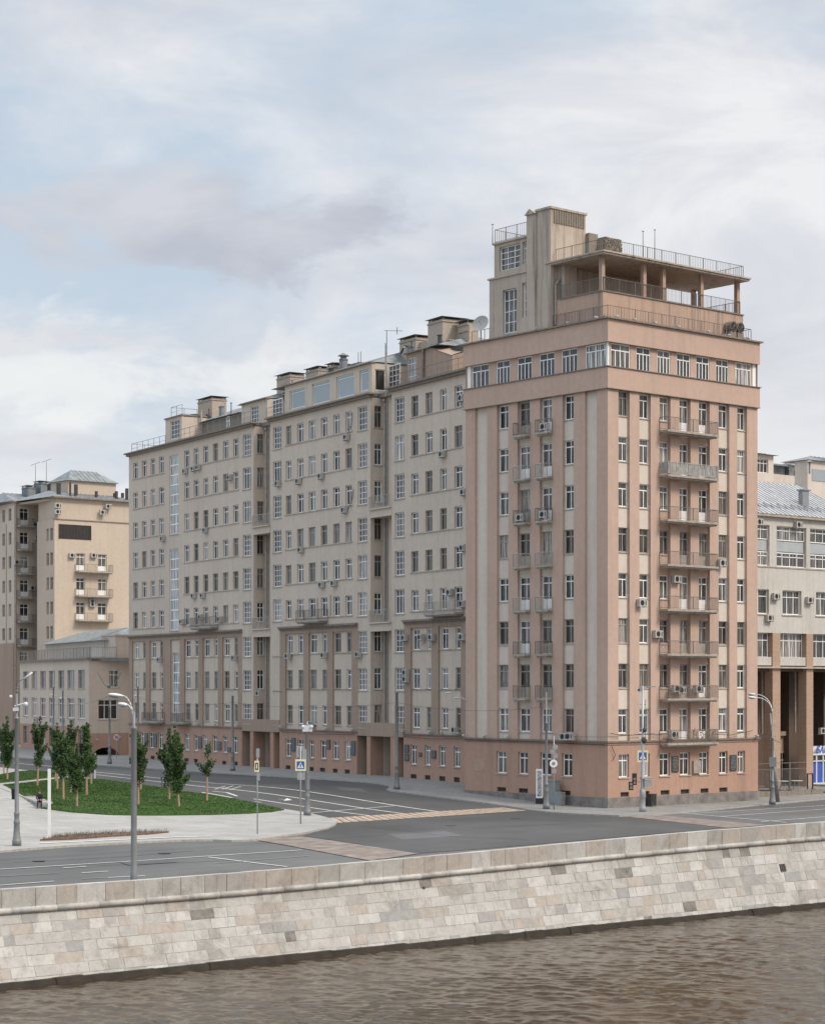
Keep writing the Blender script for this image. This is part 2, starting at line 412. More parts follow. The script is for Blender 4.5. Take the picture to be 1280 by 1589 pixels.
AC = {}
def ac(fr, parent, px, py, y=0.0, s=None, z=None, big=1.0):
    """outdoor air-conditioner unit hung on a wall"""
    if 'b' not in AC:
        m = MB(); m.box(-.42, .42, -.32, 0, -.28, .28); m.box(-.38, -.34, -.05, .12, -.34, -.28); m.box(.34, .38, -.05, .12, -.34, -.28)
        m.box(-.40, -.36, -.34, .05, -.33, -.28); m.box(.36, .40, -.34, .05, -.33, -.28)
        AC['b'] = m.mesh('air_conditioner', M_ACW)
        g = MB()
        for r, yy in ((.215, -.325), (.07, -.335)):
            g.tube((-.10, yy, 0), (-.10, yy + .01, 0), r, r, 16)
        for i in range(6): g.tube((-.10, -.336, 0), (-.10 + .21 * math.cos(i * PI / 3), -.336, .21 * math.sin(i * PI / 3)), .008, .008, 4)
        g.box(.24, .34, -.326, -.32, -.18, .18)
        AC['g'] = g.mesh('fan_grille', M_BLK)
    if s is None: s = fr.s(px, y - .3); z = fr.z(px, py, y - .3)
    o = bpy.data.objects.new('air_conditioner', AC['b']); COL.objects.link(o)
    o.location = fr.P(s, y - .06, z); o.rotation_euler.z = fr.rot(); o.scale = (big,) * 3; setpar(o, parent)
    q = bpy.data.objects.new('fan_grille', AC['g']); COL.objects.link(q); q.parent = o
    return o

def railing_mb(fr, m, pts, z0, z1, step=.14, r=.012, post=1.6, mid=True):
    """railing along a polyline of (x,y) frame points"""
    for i in range(len(pts) - 1):
        a = Vector(pts[i]); b = Vector(pts[i+1]); n = max(1, int((b - a).length / step))
        A = Vector(fr.P(a.x, a.y, 0)); B = Vector(fr.P(b.x, b.y, 0))
        m.tube((A.x, A.y, z1), (B.x, B.y, z1), .026, .026, 5); m.tube((A.x, A.y, z0 + .1), (B.x, B.y, z0 + .1), .016, .016, 4)
        np_ = max(1, int(round((b - a).length / post)))
        for j in range(np_ + 1):
            p = A.lerp(B, j / np_); m.tube((p.x, p.y, z0), (p.x, p.y, z1), .028, .028, 5)
        if step < post:
            for j in range(1, n):
                p = A.lerp(B, j / n); m.tube((p.x, p.y, z0 + .1), (p.x, p.y, z1), r, r, 4, False)
        elif mid:
            m.tube((A.x, A.y, (z0 + z1) / 2), (B.x, B.y, (z0 + z1) / 2), .014, .014, 4)
def balcony(fr, parent, a, b, z, d=.9, mat=None, solid=False, y=0.0, rz=1.02, th=.16, step=.14):
    a, b = min(a, b), max(a, b)
    m = MB(); m.box(a, b, y - d, y + .02, z - th, z, fr); m.box(a + .1, b - .1, y - d + .12, y, z - th - .12, z - th - .003, fr)
    o = m.build('balcony', M_SLAB, parent)
    g = MB(); e = .06
    railing_mb(fr, g, [(a + e, y - .03), (a + e, y - d + e), (b - e, y - d + e), (b - e, y - .03)], z, z + rz, step)
    if solid:
        n = int((b - a) / .12)
        for i in range(n):
            x = a + .1 + (b - a - .2) * i / n
            g.box(x, x + (b-a-.2)/n * .82, y - d + e + .02 + (i % 2) * .02, y - d + e + .035 + (i % 2) * .02, z + .08, z + rz - .06, fr)
        for x in (a + e + .02, b - e - .03): g.box(x, x + .012, y - d + .1, y - .05, z + .08, z + rz - .06, fr)
    g.build('railing', mat or M_IRON, o)
    return o
def chimney(fr, parent, a, b, y0, y1, z0, z1, mat=None, cap=True, name='chimney'):
    a, b = min(a, b), max(a, b)
    m = MB(); m.box(a, b, y0, y1, z0, z1 - .4, fr)
    m.box(a - .08, b + .08, y0 - .08, y1 + .08, z1 - .65, z1 - .55, fr)
    o = m.build(name, mat or M_CHIM, parent)
    if cap:
        c = MB()
        for x in (a + .06, b - .18):
            for y in (y0 + .05, y1 - .17): c.box(x, x + .12, y, y + .12, z1 - .4, z1 - .2, fr)
        A = [fr.P(a - .25, y0 - .25, z1 - .2), fr.P(b + .25, y0 - .25, z1 - .2), fr.P(b + .25, y1 + .25, z1 - .2), fr.P(a - .25, y1 + .25, z1 - .2)]
        mx, my = (a + b) / 2, (y0 + y1) / 2
        B = [fr.P(mx - .3, my - .1, z1), fr.P(mx + .3, my - .1, z1), fr.P(mx + .3, my + .1, z1), fr.P(mx - .3, my + .1, z1)]
        c.hexa(A + B); 
        c.build('chimney_cap', M_MET, o)
    return o
def seams(fr, m, x0, x1, y0, y1, z0, z1, step=.6):
    n = int(abs(x1 - x0) / step)
    for i in range(n + 1):
        x = x0 + (x1 - x0) * i / n
        p = Vector(fr.P(x, y0, z0 + .02)); q = Vector(fr.P(x, y1, z1 + .02)); m.tube(p, q, .045, .045, 4)
T0 = 35.85; PIT = 3.517
def T(k): return T0 - PIT * k

# ================================================================== TOWER
tower = empty('apartment_tower', (C0.x, C0.y, 0), 'tall pink corner tower with vertical pilasters, balconies and an open roof pavilion', 'building')
LW = FL.s(722.5); RW = FR.s(1175.3)
TT = lambda k: 32.40 - 3.517 * k            # window heads of the tower
wl = MB(); pl = MB(); rc = MB(); bs = MB(); pr = MB()
# layout (pixels only serve to read widths off the elevation)
lcols = [(737, 755.5, 'blank'), (771, 788.5, 'win'), (802.9, 822, 'bal'), (837.6, 856, 'bal'), (872.7, 890, 'win'), (907.5, 925.8, 'blank')]
rcols = [(959.5, 977, 'win'), (992, 1009.7, 'win'), (1023.3, 1040.3, 'bwin'), (1054.4, 1071.4, 'bal'), (1084.5, 1101.3, 'bal'), (1115, 1131.6, 'win'), (1143.8, 1159, 'win')]
def wave_rows(k): return M_OLD if k in (3, 5, 6) and random.random() < .75 or random.random() < .08 else M_WHT
for fr, cols, W in ((FL, lcols, LW), (FR, rcols, RW)):
    ops = []; base_ops = []; vents = []
    for a, b, kind in cols:
        s0, s1 = sorted((fr.s(a), fr.s(b))); ops.append((s0, s1, 5.25, 32.5))
        back = MB(); bmat = M_PAL if not (fr is FR and kind in ('bal', 'bwin')) else M_PNK
        wo = []
        if kind != 'blank':
            for k in range(8):
                t = TT(k); bal = kind == 'bal' and not (fr is FL and k == 7)
                z0 = t - 2.62 if bal else t - 1.9
                # the window fills the recess
                wo.append((s0, s1, z0, t, bal, k))
        back.wall(fr, s0, s1, 5.25, 32.5, [w[:4] for w in wo], y=.22, rev=.16); back.build('recessed_panel', bmat, tower)
        for (q0, q1, z0, z1, bal, k) in wo:
            window(fr, tower, q0, q1, z0, z1, .34, 'door' if bal else ('casement' if fr is FL else 'single'), wave_rows(k), 'balcony_door' if bal else 'window')
            if not bal:
                pl.box(q0 + .01, q1 - .01, .16, .24, z0 - .08, z0 - .004, fr)
    wl.wall(fr, 0, W, 5.25, 32.5, ops, 0, .22)
    bw = [(770, 786), (803.8, 818.8), (838, 855), (871.8, 887.7)] if fr is FL else [(960, 976), (994, 1008), (1023.5, 1039.5), (1055, 1070.5), (1085, 1099.4), (1116, 1129), (1144.4, 1156)]
    vt = [(771, 785), (804.5, 819), (869, 885)] if fr is FL else [(962.7, 976), (994.5, 1007.7), (1025, 1038.7), (1056, 1069.6), (1086.8, 1099.4), (1116, 1128.7)]
    bo = [(fr.s(a, -.05), fr.s(b, -.05), 2.48, 4.28) for a, b in bw]; vo = [(fr.s(a, -.05), fr.s(b, -.05), .98, 1.34) for a, b in vt]
    bs.wall(fr, -.05, W, -1, 5.2, bo + vo, -.05, .25)
    for a, b, c, d in bo:
        window(fr, tower, a, b, c, d, .14, 'casement', M_WHT, 'window')
        pl.box(min(a, b) - .06, max(a, b) + .06, -.12, .0, c - .09, c - .004, fr)
    for a, b, c, d in vo: window(fr, tower, a, b, c, d, .1, 'grille', M_DMET, 'basement_vent')
# ribbon storey
rib_l = [(732, 758.6), (770, 791), (802.5, 825), (836.6, 860.6), (871, 896), (908, 940.4)]
rib_r = [(947.6, 977.6), (987, 1009.5), (1019.6, 1040), (1050, 1071), (1080, 1100.6), (1110.7, 1130.6), (1140.7, 1166)]
rb = MB()
for fr, ribs, W in ((FL, rib_l, LW), (FR, rib_r, RW)):
    ops = [tuple(sorted((fr.s(a, .12), fr.s(b, .12)))) + (34.14, 36.03) for a, b in ribs]
    ops = [(max(.22, o[0]), o[1], o[2], o[3]) for o in ops]
    rb.wall(fr, .12, W, 34.0, 36.1, ops, .12, .12)
    for o in ops: window(fr, tower, o[0], o[1], o[2], o[3], .17, 'ribbon', M_WHT, 'ribbon_window')
    # the two plain bands with thin ledges
    wl.box(-.15 if fr is FL else .001, W + .12, -.15, .3, 32.5, 34.1, fr) if fr is FL else wl.box(-.149, W + .12, -.152, .3, 32.501, 34.101, fr)
    wl.box(-.15, W + .12, -.15, .3, 36.05, 37.8, fr) if fr is FL else wl.box(-.149, W + .12, -.152, .3, 36.051, 37.801, fr)
# white corner post and end posts of the glazed storey
cp = MB(); cp.box(.11, .24, .11, .24, 34.1, 36.05, FR); cp.box(RW - .5, RW - .14, .1, .2, 34.1, 36.05, FR); cp.box(LW - .5, LW - .1, .1, .2, 34.1, 36.05, FL)
cp.build_each('corner_post', M_WHT, tower)
ld = MB()
for fr, W in ((FL, LW), (FR, RW)):
    e = 0 if fr is FL else .003
    for z, o, t in ((34.11, .24, .07), (37.81, .34, .12), (5.2, .16, .12), (32.44, .17, .055)):
        ld.box(-o + e, W + o, -o - e, .2 - e, z + e, z + t + e, fr)
    ld.box(-.09, W, -.09 - e, .0, 5.0, 5.04, fr)
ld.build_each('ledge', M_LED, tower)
# hidden faces and roof deck
for m_, z0, z1 in ((wl, 5.2, 37.8), (bs, -1, 5.2)):
    A = [xy(RW, 0), xy(RW, LW), xy(0, LW)]
    for (p, q) in ((A[0], A[1]), (A[1], A[2])): m_.face([(*p, z0), (*q, z0), (*q, z1), (*p, z1)])
wl.build('wall', M_PNK, tower); 
rb.build('glazed_storey_wall', M_PNK, tower); pl.build_each('sill', M_SILL, tower); bs.build('base_wall', M_RED, tower)
gp = MB(); x = 0
gp.box(-.13, LW, -.13, 0, -1, .95, FL); gp.box(-.131, RW + .1, -.132, 0, -1, .951, FR); gp.build('granite_plinth', M_GRN, tower)
jt = MB()
for fr, W in ((FL, LW), (FR, RW)):
    n = int(W / .95)
    for i in range(n): jt.box(.4 + i * .95, .415 + i * .95, -.138, -.1, -.9, .94, fr)
jt.build('plinth_joint', M_LED, tower, False)
rf = MB(); rf.box(.1, RW - .1, .1, LW - .1, 37.5, 37.86, FR); rf.build('roof_deck', M_MET, tower)
bp = MB(); bp.box(FL.s(752), FL.s(737.5), -.07, 0, 2.55, 3.55, FL); bp.build('bricked_opening', M_BRICK, tower)
# balconies
for k in range(7):
    z = TT(k) - 2.72
    for a, b in ((803.2, 823), (837.8, 857.5)): balcony(FL, tower, FL.s(a), FL.s(b), z, .62, M_LRAIL if k in (1, 3, 4) else M_IRON)
for k in range(8):
    z = TT(k) - 2.72
    balcony(FR, tower, FR.s(1022.5), FR.s(1101.5), z, .95, M_LRAIL if k == 1 else M_IRON, solid=(k == 1))
for px, py in ((806.5, 803), (842.8, 798), (843.5, 661.8), (874.4, 1143.3), (883, 1143)): ac(FL, tower, px, py, -.25)
for px, py in ((1121.6, 873.6), (1051, 898.7), (997, 935.6), (1021.8, 984)): ac(FR, tower, px, py)
for px, py in ((1050.8, 1068.5), (1085, 1069), (1046, 1140), (1058, 1071)): ac(FR, tower, px, py, -.2)
# plants and clutter on the lowest river balcony
cl = MB()
for i in range(60):
    x = FR.s(1080) + random.uniform(-1.6, 1.6); z = 5.3 + random.uniform(0, .75); cl.tube(FR.P(x, -.5, z), FR.P(x + random.uniform(-.25, .25), -.5 + random.uniform(-.2, .2), z + random.uniform(-.2, .3)), .03, .02, 4)
cl.build('balcony_plant', M_LED, tower)
def floodlight(fr, parent, x, z, y=-.25):
    m = MB(); m.box(x - .13, x + .13, y - .14, y + .05, z + .05, z + .22, fr); m.box(x - .03, x + .03, y - .05, y + .05, z, z + .05, fr)
    m.ball(fr.P(x, y - .15, z + .14), .11, n=8, k=4); return m.build('floodlight', M_ACW, parent)
for px in (724, 756, 792): floodlight(FL, tower, FL.s(px), 5.33)
for px in (1036, 1170): floodlight(FR, tower, FR.s(px), 5.33)
for i, v in enumerate((1.3, 4.4, 7.9, 11.2)): floodlight(FL, tower, v, 37.95, .1)
for u in (1.0, 3.0, 5.3, 8.0, 11.5, 14.0, 16.4): floodlight(FR, tower, u, 37.95, .1)
# plaques, meter box, cables, lamp bracket
def plaque(fr, parent, px0, px1, py0, py1, y=-.05, mat=None):
    a, b = sorted((fr.s(px0, y), fr.s(px1, y))); z1 = fr.z(px0, py0, y); z0 = fr.z(px0, py1, y)
    m = MB(); m.box(a, b, y - .07, y, z0, z1, fr); m.mi = 1; n = max(3, int((z1 - z0) / .12)); random.seed(int(px0))
    for i in range(n):
        zz = z1 - .1 - i * (z1 - z0 - .12) / n; q = random.uniform(.0, .12)
        m.box(a + .07 + q, b - .07 - q, y - .076, y - .07, zz - .028, zz, fr)
    return m.build('plaque', [mat or M_PLQ, M_PLT], parent)
M_PLQ = plain('plaque_stone', (.045, .05, .055), .35); M_PLT = plain('plaque_lettering', (.26, .27, .27), .5)
plaque(FR, tower, 1041.5, 1052, 1174, 1198.7); plaque(FR, tower, 1131.8, 1142, 1172, 1196.5)
mb = MB(); mb.box(FR.s(1073), FR.s(1084), -.25, -.05, 2.6, 3.6, FR); mb.build('meter_box', M_SLAB, tower)
cb = MB(); random.seed(3)
for fr, pts in ((FR, [(944, 1138), (962, 1142), (1008, 1139), (1022, 1140)]), (FR, [(1101, 1139), (1130, 1141), (1165, 1134)]), (FR, [(946, 1158), (952, 1172), (948, 1180)]), (FL, [(722, 1148), (780, 1150), (850, 1152), (941, 1156)])):
    cb.path([fr.P(fr.s(a), -.2, fr.z(a, b)) for a, b in pts], .025, 5)
cb.build('cable', M_DMET, tower)
# roof railing on the parapet
g = MB(); railing_mb(FR, g, [(.35, LW - .4), (.35, .35), (RW - .4, .35), (RW - .4, LW - .4)], 37.9, 38.95, .3, .01, 1.5); g.build('railing', M_IRON, tower)
# pavilion: solid parapet block, columns, canopy
pv = MB(); pv.box(.5, 16.9, 1.0, 6.3, 37.85, 40.15, FR); pv.build('pavilion_parapet', M_WRN, tower)
pc = MB(); pc.box(.42, 16.98, .92, 1.3, 40.15, 40.23, FR); pc.box(.42, .8, 1.3, 5.8, 40.15, 40.232, FR); pc.build('parapet_coping', M_LED, tower)
g = MB(); railing_mb(FR, g, [(.7, 5.8), (.7, 1.15), (16.7, 1.15), (16.7, 6.0)], 40.2, 41.3, .16, .011, 1.8); g.build('railing', M_IRON, tower)
for u in (.75, FR.s(998.6, 1.35), FR.s(1028.6, 1.35), FR.s(1087.5, 1.35), FR.s(1143.7, 1.35)):
    m = MB(); m.box(u - .17, u + .17, 1.2, 1.54, 40.15, 42.95, FR); m.build('pavilion_column', M_WRN, tower)
m = MB(); m.box(16.3, 16.6, 5.9, 6.2, 40.15, 42.95, FR); m.build('pavilion_column', M_WRN, tower)
m = MB(); m.box(.12, 17.2, .55, 6.9, 42.95, 43.1, FR); m.box(.02, 17.3, .45, 7.0, 43.1, 43.22, FR)
m.build('pavilion_canopy', M_SHF, tower)
m = MB(); m.box(2.2, 13.0, 6.3, 9.0, 37.85, 42.95, FR); m.box(.9, 2.2, 5.6, 9, 37.85, 42.95, FR); m.build('pavilion_rear_wall', M_SHF, tower)
m = MB(); m.box(.6, 16.9, 6.3, 9.0, 37.85, 40.1, FR); m.build('pavilion_rear_block', M_SHF, tower)
g = MB(); railing_mb(FR, g, [(.5, 6.2), (.5, .9), (16.8, .9), (16.8, 6.6)], 43.2, 44.2, .2, .011, 1.7); g.build('railing', M_IRON, tower)
# stair shaft with louvre and gable, side rooms
SHW = 13.6
m = MB(); m.box(.1, 4.0, 6.4, 8.0, 37.85, 47.45, FR); m.box(.0, 4.1, 6.3, 8.1, 47.45, 47.62, FR); m.build('stair_shaft', M_SHF, tower)
m = MB(); m.box(.4, 3.85, 6.37, 6.41, 46.35, 47.4, FR)
for i in range(13): m.box(.45 + i * .27, .55 + i * .27, 6.32, 6.37, 46.35, 47.4, FR)
m.build('louvre', M_OLDBR, tower)
m = MB(); m.box(-.06, 4.0, 8.0, 9.0, 37.85, 47.3, FR)
A = [FR.P(-.2, 7.9, 47.3), FR.P(-.2, 9.15, 47.3), FR.P(-.2, 8.55, 47.75)]; B = [FR.P(4.0, 7.9, 47.3), FR.P(4.0, 9.15, 47.3), FR.P(4.0, 8.55, 47.75)]
m.face(A); m.face(B); m.face([A[0], A[2], B[2], B[0]]); m.face([A[1], A[2], B[2], B[1]]); m.face([A[0], A[1], B[1], B[0]])
m.build('gabled_shaft', M_SHF, tower)
# upper and lower side rooms: their face looks over the side street
FS = Fr(C0 + R * .1, L, R)
up = MB(); lw_ = MB()
o1 = tuple(sorted((FS.s(774.5), FS.s(807)))) + (43.35, 45.3); o2 = tuple(sorted((FS.s(810.5), FS.s(817.3)))) + (43.5, 45.3)
up.wall(FS, 9.0, 13.0, 42.9, 45.6, [o1, o2], 0, .25); up.wall(Fr(FS.P(13.0, 0, 0)[:2], R, -L), 0, 5, 42.9, 45.6, (), 0, .1)
up.box(9, 13.02, .5, 5, 45.55, 45.6, FS); up.box(8.9, 13.15, -.12, 5.1, 45.6, 45.75, FS)
up.build('upper_roof_room', M_SHF, tower)
o3 = tuple(sorted((FS.s(780), FS.s(801.5)))) + (38.2, 41.75); o4 = tuple(sorted((FS.s(810), FS.s(817.3)))) + (39.2, 42.0)
lw_.wall(FS, 9.0, SHW, 37.85, 42.8, [o3, o4], 0, .3); lw_.wall(Fr(FS.P(SHW, 0, 0)[:2], R, -L), 0, 5, 37.85, 42.8, (), 0, .1)
lw_.box(9.0, SHW + .15, -.1, 5, 42.8, 42.93, FS); lw_.build('lower_roof_room', M_SHF, tower)
for o, k, n_ in ((o1, 'lattice', 'window'), (o2, 'casement', 'window'), (o3, 'lattice', 'tall_window'), (o4, 'lattice', 'tall_window')):
    window(FS, tower, o[0], o[1], o[2], o[3], .2, k, M_WHT, n_)
g = MB(); railing_mb(FS, g, [(9.05, .05), (12.95, .05), (12.95, 3.5)], 45.75, 46.85, .22, .011, 1.3); g.build('railing', M_IRON, tower)
random.seed(15); m = MB()
for i in range(34):
    q = random.uniform(.5, 16.8); w_ = random.uniform(.08, .45); m.box(q, q + w_, .5, .5 + random.uniform(.08, .3), 37.92, 38.02 + random.uniform(0, .28), FR if i % 3 else FL)
m.build_each('roof_clutter', M_CONC, tower)
# brick chimney block, drainpipe, aerials, satellite dish, fans
m = MB(); m.box(5.0, 6.9, 5.2, 8.4, 43.2, 45.7, FR); m.box(4.0, 5.0, 6.0, 8.2, 43.2, 46.0, FR); random.seed(11)
for i in range(260):
    u = random.uniform(4.95, 6.85); v = random.uniform(5.15, 5.2); z = random.uniform(43.3, 45.65); r = random.uniform(.03, .10)
    m.box(u, u + r, v - .08, v + .1, z, z + r * .7, FR)
m.build('chimney_block', M_OLDBR, tower)
m = MB(); m.path([FR.P(1.0, 6.1, 42.9), FR.P(1.0, 6.1, 42.1), FR.P(.45, 6.2, 41.4), FR.P(.45, 6.2, 38.2)], .1, 8); m.build('drainpipe', M_PIPE, tower)
m = MB()
for u, v, z0, z1 in ((5.6, 1.6, 43.2, 45.6), (7.6, 2.2, 43.2, 46.1), (-.0, 13.1, 45.7, 47.3)): m.tube(FR.P(u, v, z0), FR.P(u, v, z1), .035, .02, 6); m.tube(FR.P(u - .12, v, z1), FR.P(u + .12, v, z1), .03, .03, 6)
m.build('aerial', M_DMET, tower)
m = MB(); m.tube(FR.P(.7, 15.3, 37.9), FR.P(.7, 15.3, 39.2), .05, .05, 8)
M3 = Matrix.Rotation(math.radians(-28), 3, 'Z') @ Matrix.Rotation(math.radians(68), 3, 'X')
c_ = Vector(FR.P(.6, 15.1, 39.45)); n = 22; rings = [(0, 0), (.3, .04), (.55, .13), (.72, .23)]
for a in range(3):
    for i in range(n):
        q = []
        for (r, z), t in ((rings[a], i), (rings[a], i + 1), (rings[a+1], i + 1), (rings[a+1], i)):
            an = 2 * PI * t / n; q.append(c_ + M3 @ Vector((r * math.cos(an), r * math.sin(an), z)))
        m.face(q)
m.tube(c_, c_ + M3 @ Vector((0, 0, .6)), .02, .02, 5); m.ball(c_ + M3 @ Vector((0, 0, .62)), .07)
m.build('satellite_dish', M_ACW, tower)
for u in (14.9, 15.8):
    m = MB(); m.tube(FR.P(u, .95, 38.95), FR.P(u, .25, 38.95), .43, .43, 20); m.mi = 1; m.tube(FR.P(u, .25, 38.95), FR.P(u, .22, 38.95), .36, .36, 20)
    m.mi = 0
    for i in range(8): m.tube(FR.P(u, .2, 38.95), FR.P(u + .38 * math.cos(i * PI / 4), .2, 38.95 + .38 * math.sin(i * PI / 4)), .015, .015, 4)
    m.box(u - .35, u + .35, .3, .9, 37.9, 38.55, FR); m.build('roof_fan', [M_LED, M_BLK], tower)
# bracket with two lamp heads at the tower's rear corner
m = MB(); b0 = Vector(FL.P(LW - .1, -.05, 8.4)); dd = Vector((-L.x, -L.y, 0)); out = Vector((-R.x, -R.y, 0))
for q, hh_ in ((1.9, .6), (1.0, .2)):
    e = b0 + out * q + Vector((0, 0, hh_)); m.path([b0, b0 + out * q * .5 + Vector((0, 0, hh_ * .7)), e], .035, 6)
    m.ball(e, .34, .13, .08, M=Matrix.Rotation(math.atan2(out.y, out.x), 3, 'Z'))
m.build('wall_lamp', M_LMP, tower)
# ================================================================== LONG WING, three blocks
random.seed(21)
def grp(l): return [tuple(sorted((FW.s(a), FW.s(b)))) for a, b in l]
NEAR = dict(small=[(638, 648.8), (660, 670.8), (682.7, 693), (705, 717)], wide=[(612.6, 627.3)], groups=[[0, 1, 2, 3]], pil=(627, 723), bays=[(637, 669, [0, 1]), (680, 715, [2, 3])],
            base=[(637.4, 646.7), (659.5, 668.3), (681.6, 691), (704.4, 714.2)], vents=[(637.4, 646.7), (659.5, 668), (681.6, 691), (704.4, 713.5)], x0=-6.6, x1=FW.s(607.7))
MID = dict(small=[(443.5, 452), (461, 471), (479, 489.4), (498, 507.7), (517, 527), (536, 546)], wide=[(423.7, 436.6), (555, 569.4)], groups=[[0, 1, 2, 3, 4, 5]], pil=(434, 555.5),
           bays=[(442.7, 470.6, [0, 1]), (478.7, 507.4, [2, 3]), (516, 545.6, [4, 5])],
           base=[(443.5, 452), (462, 471), (480.5, 487.5), (497.5, 506.5), (516.5, 526), (535.5, 544.8)], vents=[(443.5, 451), (480, 487), (496.5, 504.5), (516.5, 524), (535, 543)], x0=FW.s(575), x1=FW.s(419.6))
FAR = dict(small=[(206.8, 213.8), (220.2, 227.3), (233.6, 240.4), (246.8, 254.5), (286, 293.8), (300.6, 308), (315.5, 323), (330.5, 338.2), (346, 354.3), (361.8, 369.9)], wide=[(377, 389.4)],
           groups=[[0, 1, 2, 3], [4, 5, 6, 7, 8, 9]], pil=(199.8, 376), bays=[(205, 225.8, [0, 1]), (232, 252.7, [2, 3]), (285.7, 307.7, [4, 5]), (314.3, 337.9, [6, 7]), (345, 369, [8, 9])],
           base=[(207, 214), (218, 226), (232, 239), (246, 253), (287, 294), (301, 308), (315, 322), (330, 337), (346, 353), (362, 369)], vents=[(234, 240), (245, 251), (286, 293), (301, 307), (322, 328.5), (345, 351), (364, 369)], x0=FW.s(393.4), x1=FW.s(200))
DZ = 1.35                                   # depth of the loggia slots
def block(D, label, seedn):
    random.seed(seedn)
    x0, x1 = D['x0'], D['x1']
    p = FW.P((x0 + x1) / 2, 0, 1)
    root = empty('apartment_block', p, label, 'building', 'beige apartment blocks of the long street facade')
    small = grp(D['small']); wide = grp(D['wide']); up = MB(); lo = MB(); br = MB(); ba = MB(); sl = MB(); ld = MB()
    stair = D is FAR
    sx = tuple(sorted((FW.s(263.2), FW.s(277))))
    ops = []; wide_m = {}
    for k in range(6):
        t = T(k)
        for i, (a, b) in enumerate(small): ops.append((a, b, t - 1.9, t))
        for a, b in wide: ops.append((a, b, t - 2.05, t + .2))
    if stair: ops += [(sx[0], sx[1], 26.75, 35.65), (sx[0], sx[1], 15.9, 25.1)]
    up.wall(FW, x0, x1, 15.5, 36.7, ops, 0, .2)
    pa, pb = sorted((FW.s(D['pil'][0]), FW.s(D['pil'][1]))); pa = max(pa, x0); pb = min(pb, x1)
    for a, b in ((x0, pa), (pb, x1)):       # beige bays with the wide windows go on down
        if b - a > .3:
            lo = MB(); lo.wall(FW, a, b, 5.9, 15.5, [(c, d, T(k) - 2.05, T(k) + .05) for c, d in wide if c >= a - .1 and d <= b + .1 for k in (6, 7, 8)], 0, .2); lo.build('bay_wall', M_BEI, root)
    bays = [(tuple(sorted((FW.s(a), FW.s(b)))), ix) for a, b, ix in D['bays']]
    bo = [(q[0], q[1], 5.3, 14.86) for q, ix in bays]
    if stair: bo.append((FW.s(279), FW.s(264.3), 5.3, 14.86))
    br.wall(FW, pa, pb, 5.2, 15.5, bo, 0, .16)
    for q, ix in bays:
        ops2 = [(small[i][0], small[i][1], T(k) - 1.9, T(k) - .02) for i in ix for k in (6, 7, 8)]
        up.wall(FW, q[0], q[1], 5.3, 14.86, ops2, .16, .14)
        for k in (6, 7): sl.box(q[0] + .01, q[1] - .01, .08, .17, T(k) - 1.99, T(k) - 1.905, FW)
        for o in ops2[2::3] if False else [w for w in ops2 if w[3] < T(7)]: sl.box(o[0] - .05, o[1] + .05, .08, .17, o[2] - .08, o[2] - .005, FW)
    if stair:
        up.wall(FW, FW.s(279), FW.s(264.3), 5.3, 14.86, [(FW.s(276.5), FW.s(265.2), 5.45, 13.4)], .16, .2)
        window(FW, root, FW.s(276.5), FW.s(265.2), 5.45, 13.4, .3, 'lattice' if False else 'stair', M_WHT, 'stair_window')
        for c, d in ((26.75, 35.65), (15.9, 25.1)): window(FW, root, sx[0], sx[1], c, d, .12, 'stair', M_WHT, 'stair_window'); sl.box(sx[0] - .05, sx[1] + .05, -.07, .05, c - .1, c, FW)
    rowmat = {}
    for k in range(9):
        t = T(k); old = k in (4, 7) or (k == 8)
        for i, (a, b) in enumerate(small):
            m = M_OLD if random.random() < (.55 if old else .2) else M_WHT
            window(FW, root, a, b, t - 1.9, t - (.02 if k > 5 else 0), .17 if k < 6 else .27, 'casement', m)
        for a, b in wide:
            window(FW, root, a, b, t - 2.05, t + (.2 if k < 6 else .05), .16, 'lattice' if random.random() < .62 or k > 5 else 'wide3', M_WHT, 'bay_window')
            sl.box(a - .12, b + .12, -.07, .05, t - 2.15, t - 2.055, FW)
        if k < 6:
            for g_ in D['groups']: sl.box(small[g_[-1]][0] - .18 if small[g_[-1]][0] < small[g_[0]][0] else small[g_[0]][0] - .18, max(small[g_[0]][1], small[g_[-1]][1]) + .18, -.07, .05, t - 2.0, t - 1.905, FW)
    # base storey with portals
    bw = grp(D['base']); vt = grp(D['vents'])
    bops = [(a, b, 2.5, 4.3) for a, b in bw] + [(a, b, 1.15, 1.6) for a, b in vt]
    ports = []
    for a, b in ((554, 626.5), (375.5, 434)):
        s0, s1 = sorted((FW.s(a), FW.s(b))); s0 = max(s0, x0); s1 = min(s1, x1)
        if s1 > s0 + .2: ports.append((s0, s1, -1, 4.9))
    ba.wall(FW, x0, x1, -1, 5.2, bops + ports, -.02, .2)
    for a, b in bw: window(FW, root, a, b, 2.5, 4.3, .12, 'casement', M_WHT); sl.box(a - .05, b + .05, -.09, .0, 2.41, 2.496, FW)
    for a, b in vt: window(FW, root, a, b, 1.15, 1.6, .06, 'grille', M_DMET, 'basement_vent')
    li = MB()
    for a, b, _, _ in ports: li.box(a, b, -.05, .0, 4.9, 6.15, FW)
    li.build_each('portal_lintel', M_BRN, root)
    # cornices
    e = .5
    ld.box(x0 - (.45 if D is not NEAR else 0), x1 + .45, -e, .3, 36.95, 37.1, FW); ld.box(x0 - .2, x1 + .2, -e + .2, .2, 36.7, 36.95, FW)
    ld.box(pa, pb, -.3, .1, 15.42, 15.6, FW); ld.box(pa, pb, -.14, .1, 15.25, 15.42, FW); ld.box(pa, pb, -.16, .1, 5.18, 5.3, FW)
